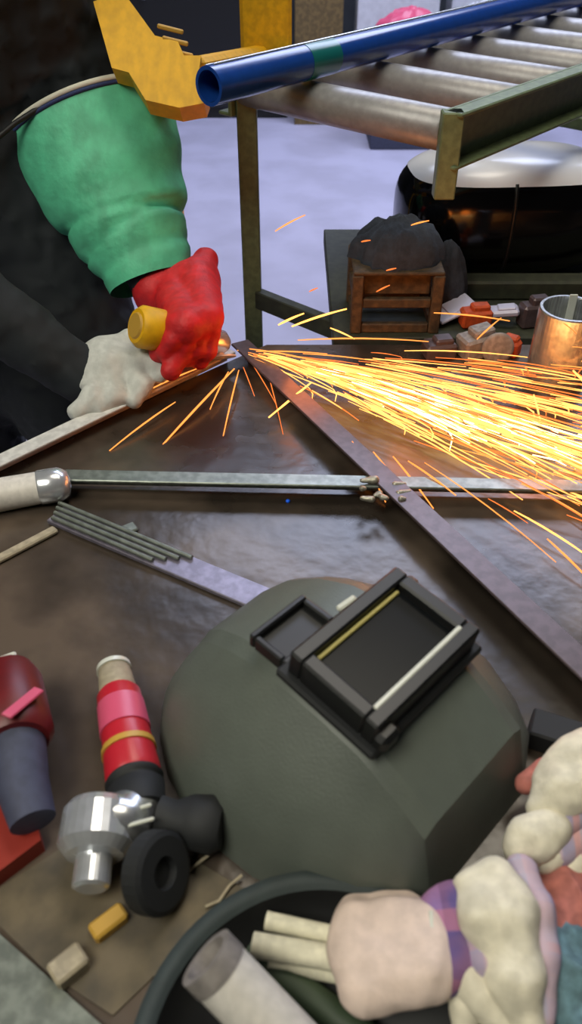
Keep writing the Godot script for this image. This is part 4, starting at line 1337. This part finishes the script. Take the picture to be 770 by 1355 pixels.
func sparks() -> void:
	var hot := [glow(Color(1.0, 0.50, 0.22), 1.35), glow(Color(1.0, 0.58, 0.26), 1.9), glow(Color(1.0, 0.68, 0.32), 3.4), glow(Color(1.0, 0.84, 0.54), 8.5)]
	var meshes := []
	for i in 40:
		meshes.append(spark_mesh(0.03 + 0.20 * pow(i / 39.0, 1.2), rng.randf_range(0.02, 0.11), rng.randf_range(0.00065, 0.00125), i % 8 == 4))
	var org := Vector3(-0.0826, 0.0300, -1.0896)
	var far := Vector3(0.4006, 0.0300, -0.8195)
	var main := (far - org).normalized()
	var side := main.cross(Vector3.UP).normalized()
	var rest := begin()
	for i in 480:
		var u := pow(rng.randf(), 0.8)
		var s := u * 0.6
		# the fan: narrow at the disc, wider and flatter away from it
		var az := rng.randfn(0.0, 0.115)
		var el := rng.randfn(0.04, 0.05)
		if i % 5 == 0:
			az = rng.randf_range(-0.10, 0.40)
		if i % 6 == 0:
			el = rng.randf_range(0.0, 0.17)
		var dir := (main + side * -az + Vector3.UP * el).normalized()
		var at := org + dir * s + Vector3(rng.randfn(0.0, 0.003), rng.randfn(0.0, 0.003), rng.randfn(0.0, 0.003))
		at.y -= 0.10 * s * s
		var tang := (dir + Vector3.DOWN * 0.2 * s + Vector3(rng.randfn(0.0, 0.035), rng.randfn(0.0, 0.03), rng.randfn(0.0, 0.035))).normalized()
		var big := rng.randi_range(4, 39)
		if s < 0.08:
			big = rng.randi_range(2, 20)
		var off := absf(az) / 0.1 + absf(el - 0.035) / 0.05
		var k := 3 if off < 1.2 and s > 0.12 and rng.randf() < 0.62 else (2 if off < 2.2 and rng.randf() < 0.55 else rng.randi_range(0, 1))
		if at.y < 0.004:
			at.y = 0.004
			tang.y = absf(tang.y)
		if at.y + tang.y * 0.2 < 0.024:
			at.y = maxf(at.y, 0.006)
			tang.y = (0.024 - at.y) / 0.2
			tang = tang.normalized()
		var roll := rng.randf_range(-1.0, 1.0)
		if i < 290:
			place_spark(meshes[big], at, tang, hot[k], "glowing orange yellow spark in the dense stream shooting right from the grinder", "stream of sparks", roll)
		else:
			var z := tang.cross(Vector3.UP).normalized()
			rest.append_from(meshes[big], 0, Transform3D(Basis(tang, z.cross(tang), z) * Basis(Vector3.RIGHT, roll), at))
	var more := mesh_node("spark_stream", rest.commit(), glow(Color(1.0, 0.66, 0.33), 2.7))
	tag(more, "mass of fine glowing sparks filling the stream right of the grinder", "sparks")
	more.set_meta("kind", "stuff")
	# loose sparks, each at its own place
	var loose := [
		[Vector3(-0.0231, 0.1945, -1.1442), Vector3(0.0187, 0.2156, -1.1619), "curved spark high above the stream, left of the black housing"],
		[Vector3(0.1753, 0.2013, -1.1498), Vector3(0.2006, 0.2080, -1.1555), "short spark in front of the left end of the black housing"],
		[Vector3(0.1025, 0.1827, -1.1343), Vector3(0.1157, 0.1852, -1.1364), "tiny spark in front of the dark rag"],
		[Vector3(0.1389, 0.1506, -1.1073), Vector3(0.1532, 0.1540, -1.1102), "tiny spark in front of the rusty crate, upper one"],
		[Vector3(0.1246, 0.1269, -1.0875), Vector3(0.1433, 0.1354, -1.0946), "tiny hooked spark in front of the rusty crate, lower one"],
		[Vector3(0.0265, 0.1269, -1.0875), Vector3(0.0386, 0.1320, -1.0917), "tiny curled spark left of the rusty crate"],
		[Vector3(0.0011, 0.0881, -1.0549), Vector3(0.0794, 0.1126, -1.0754), "thick pale spark rising just above the start of the stream"],
		[Vector3(-0.0187, 0.0898, -1.0563), Vector3(0.0176, 0.1050, -1.0691), "short pale spark above the grinder disc beside the thick one"],
		[Vector3(0.2083, 0.1033, -1.0677), Vector3(0.3208, 0.1008, -1.0655), "long level spark between the rusty crate and the steel cylinder"],
		[Vector3(0.2712, 0.0737, -1.0429), Vector3(0.3053, 0.0999, -1.0648), "curved spark hanging below the long level spark"],
		[Vector3(0.0099, 0.0729, -1.0421), Vector3(0.2017, 0.0822, -1.0499), "long level spark along the upper edge of the stream"],
		[Vector3(0.0573, 0.0864, -1.0535), Vector3(0.0937, 0.0763, -1.0450), "short pale spark dipping into the stream's upper edge"],
		[Vector3(0.3623, 0.1382, -0.9664), Vector3(0.3814, 0.1282, -0.9580), "thin curved spark in front of the steel cylinder"],
		[Vector3(-0.0856, 0.0200, -1.0517), Vector3(-0.1866, 0.0100, -0.8473), "thick orange spark falling to the lower left of the grinder, longest one"],
		[Vector3(-0.0942, 0.0200, -1.0427), Vector3(-0.1173, 0.0150, -0.9579), "short orange spark falling left beside the longest one"],
		[Vector3(-0.1664, 0.0120, -0.9707), Vector3(-0.2434, 0.0120, -0.8652), "orange spark lying low over the plate at far left"],
		[Vector3(-0.1392, 0.0350, -1.0254), Vector3(-0.2110, 0.0350, -0.9680), "orange spark running left along the edge bar"],
		[Vector3(-0.0786, 0.0200, -1.0472), Vector3(-0.0947, 0.0100, -0.8894), "orange spark dropping almost straight down below the grinder"],
		[Vector3(-0.0722, 0.0200, -1.0563), Vector3(-0.0539, 0.0150, -0.9906), "short thin spark dropping below the grinder disc"],
		[Vector3(-0.0588, 0.0200, -1.0654), Vector3(-0.0207, 0.0120, -0.9748), "thin spark dropping over the long bar near the grinder"],
		[Vector3(-0.0401, 0.0250, -1.0611), Vector3(-0.0073, 0.0120, -0.9011), "thin curved spark dropping beside the long bar"],
		[Vector3(0.0293, 0.0350, -0.9866), Vector3(-0.0283, 0.0200, -0.9228), "thick pale spark pointing back left over the long bar"],
		[Vector3(0.0798, 0.0300, -0.8464), Vector3(0.1187, 0.0120, -0.7527), "spark falling onto the cross bar left of the weld"],
		[Vector3(0.1055, 0.0300, -0.8228), Vector3(0.1578, 0.0120, -0.7324), "spark falling past the weld on the cross bar"],
		[Vector3(0.1297, 0.0300, -0.8130), Vector3(0.1742, 0.0120, -0.7381), "spark falling right of the weld on the cross bar"],
		[Vector3(0.1478, 0.0300, -0.8032), Vector3(0.1989, 0.0300, -0.7420), "spark falling along the top of the cross bar"],
		[Vector3(0.2403, 0.0150, -0.7461), Vector3(0.2813, 0.0140, -0.7076), "thin spark just below the cross bar at right"],
		[Vector3(0.2666, 0.0150, -0.7231), Vector3(0.3508, 0.0140, -0.6426), "pale spark below the cross bar at the right edge"],
		[Vector3(0.2939, 0.0150, -0.6731), Vector3(0.3314, 0.0120, -0.6043), "lowest orange spark at the right edge"],
		[Vector3(0.2804, 0.0300, -0.7568), Vector3(0.3597, 0.0200, -0.7061), "orange spark crossing the cross bar at the right edge"],
		[Vector3(0.3504, 0.1250, -0.8639), Vector3(0.3898, 0.0962, -0.8398), "thick white spark at the right edge beside the cylinder foot"],
		[Vector3(0.3077, 0.0914, -0.8619), Vector3(0.3173, 0.0664, -0.8409), "white hooked spark in the stream near the right edge"],
		[Vector3(0.3595, 0.1075, -0.8754), Vector3(0.3805, 0.1296, -0.8939), "thin spark rising beside the steel cylinder at the right edge"]]
	for q: Array in loose:
		var a: Vector3 = q[0]
		var b: Vector3 = q[1]
		var ln := a.distance_to(b)
		var thick := 0.0017 if "thick" in q[2] else (0.0008 if "thin" in q[2] else 0.0012)
		var k := 2 if "pale" in q[2] or "white" in q[2] else (0 if "tiny" in q[2] or "thin" in q[2] else 1)
		place_spark(spark_mesh(ln, 0.08, thick, false), a, b - a, hot[k], q[2], "loose sparks around the stream", rng.randf_range(-0.5, 0.5))
	for q: Array in [[0.12, 1.1], [0.30, 1.8], [0.48, 1.8]]:
		var l := OmniLight3D.new()
		l.name = "spark_light"
		add_child(l, true)
		l.position = org + main * q[0] + Vector3.UP * 0.035
		l.light_color = Color(1.0, 0.5, 0.17)
		l.light_energy = q[1] * 0.009
		l.light_size = 0.04
		l.omni_range = 6.0
		l.omni_attenuation = 2.0
		l.shadow_enabled = true
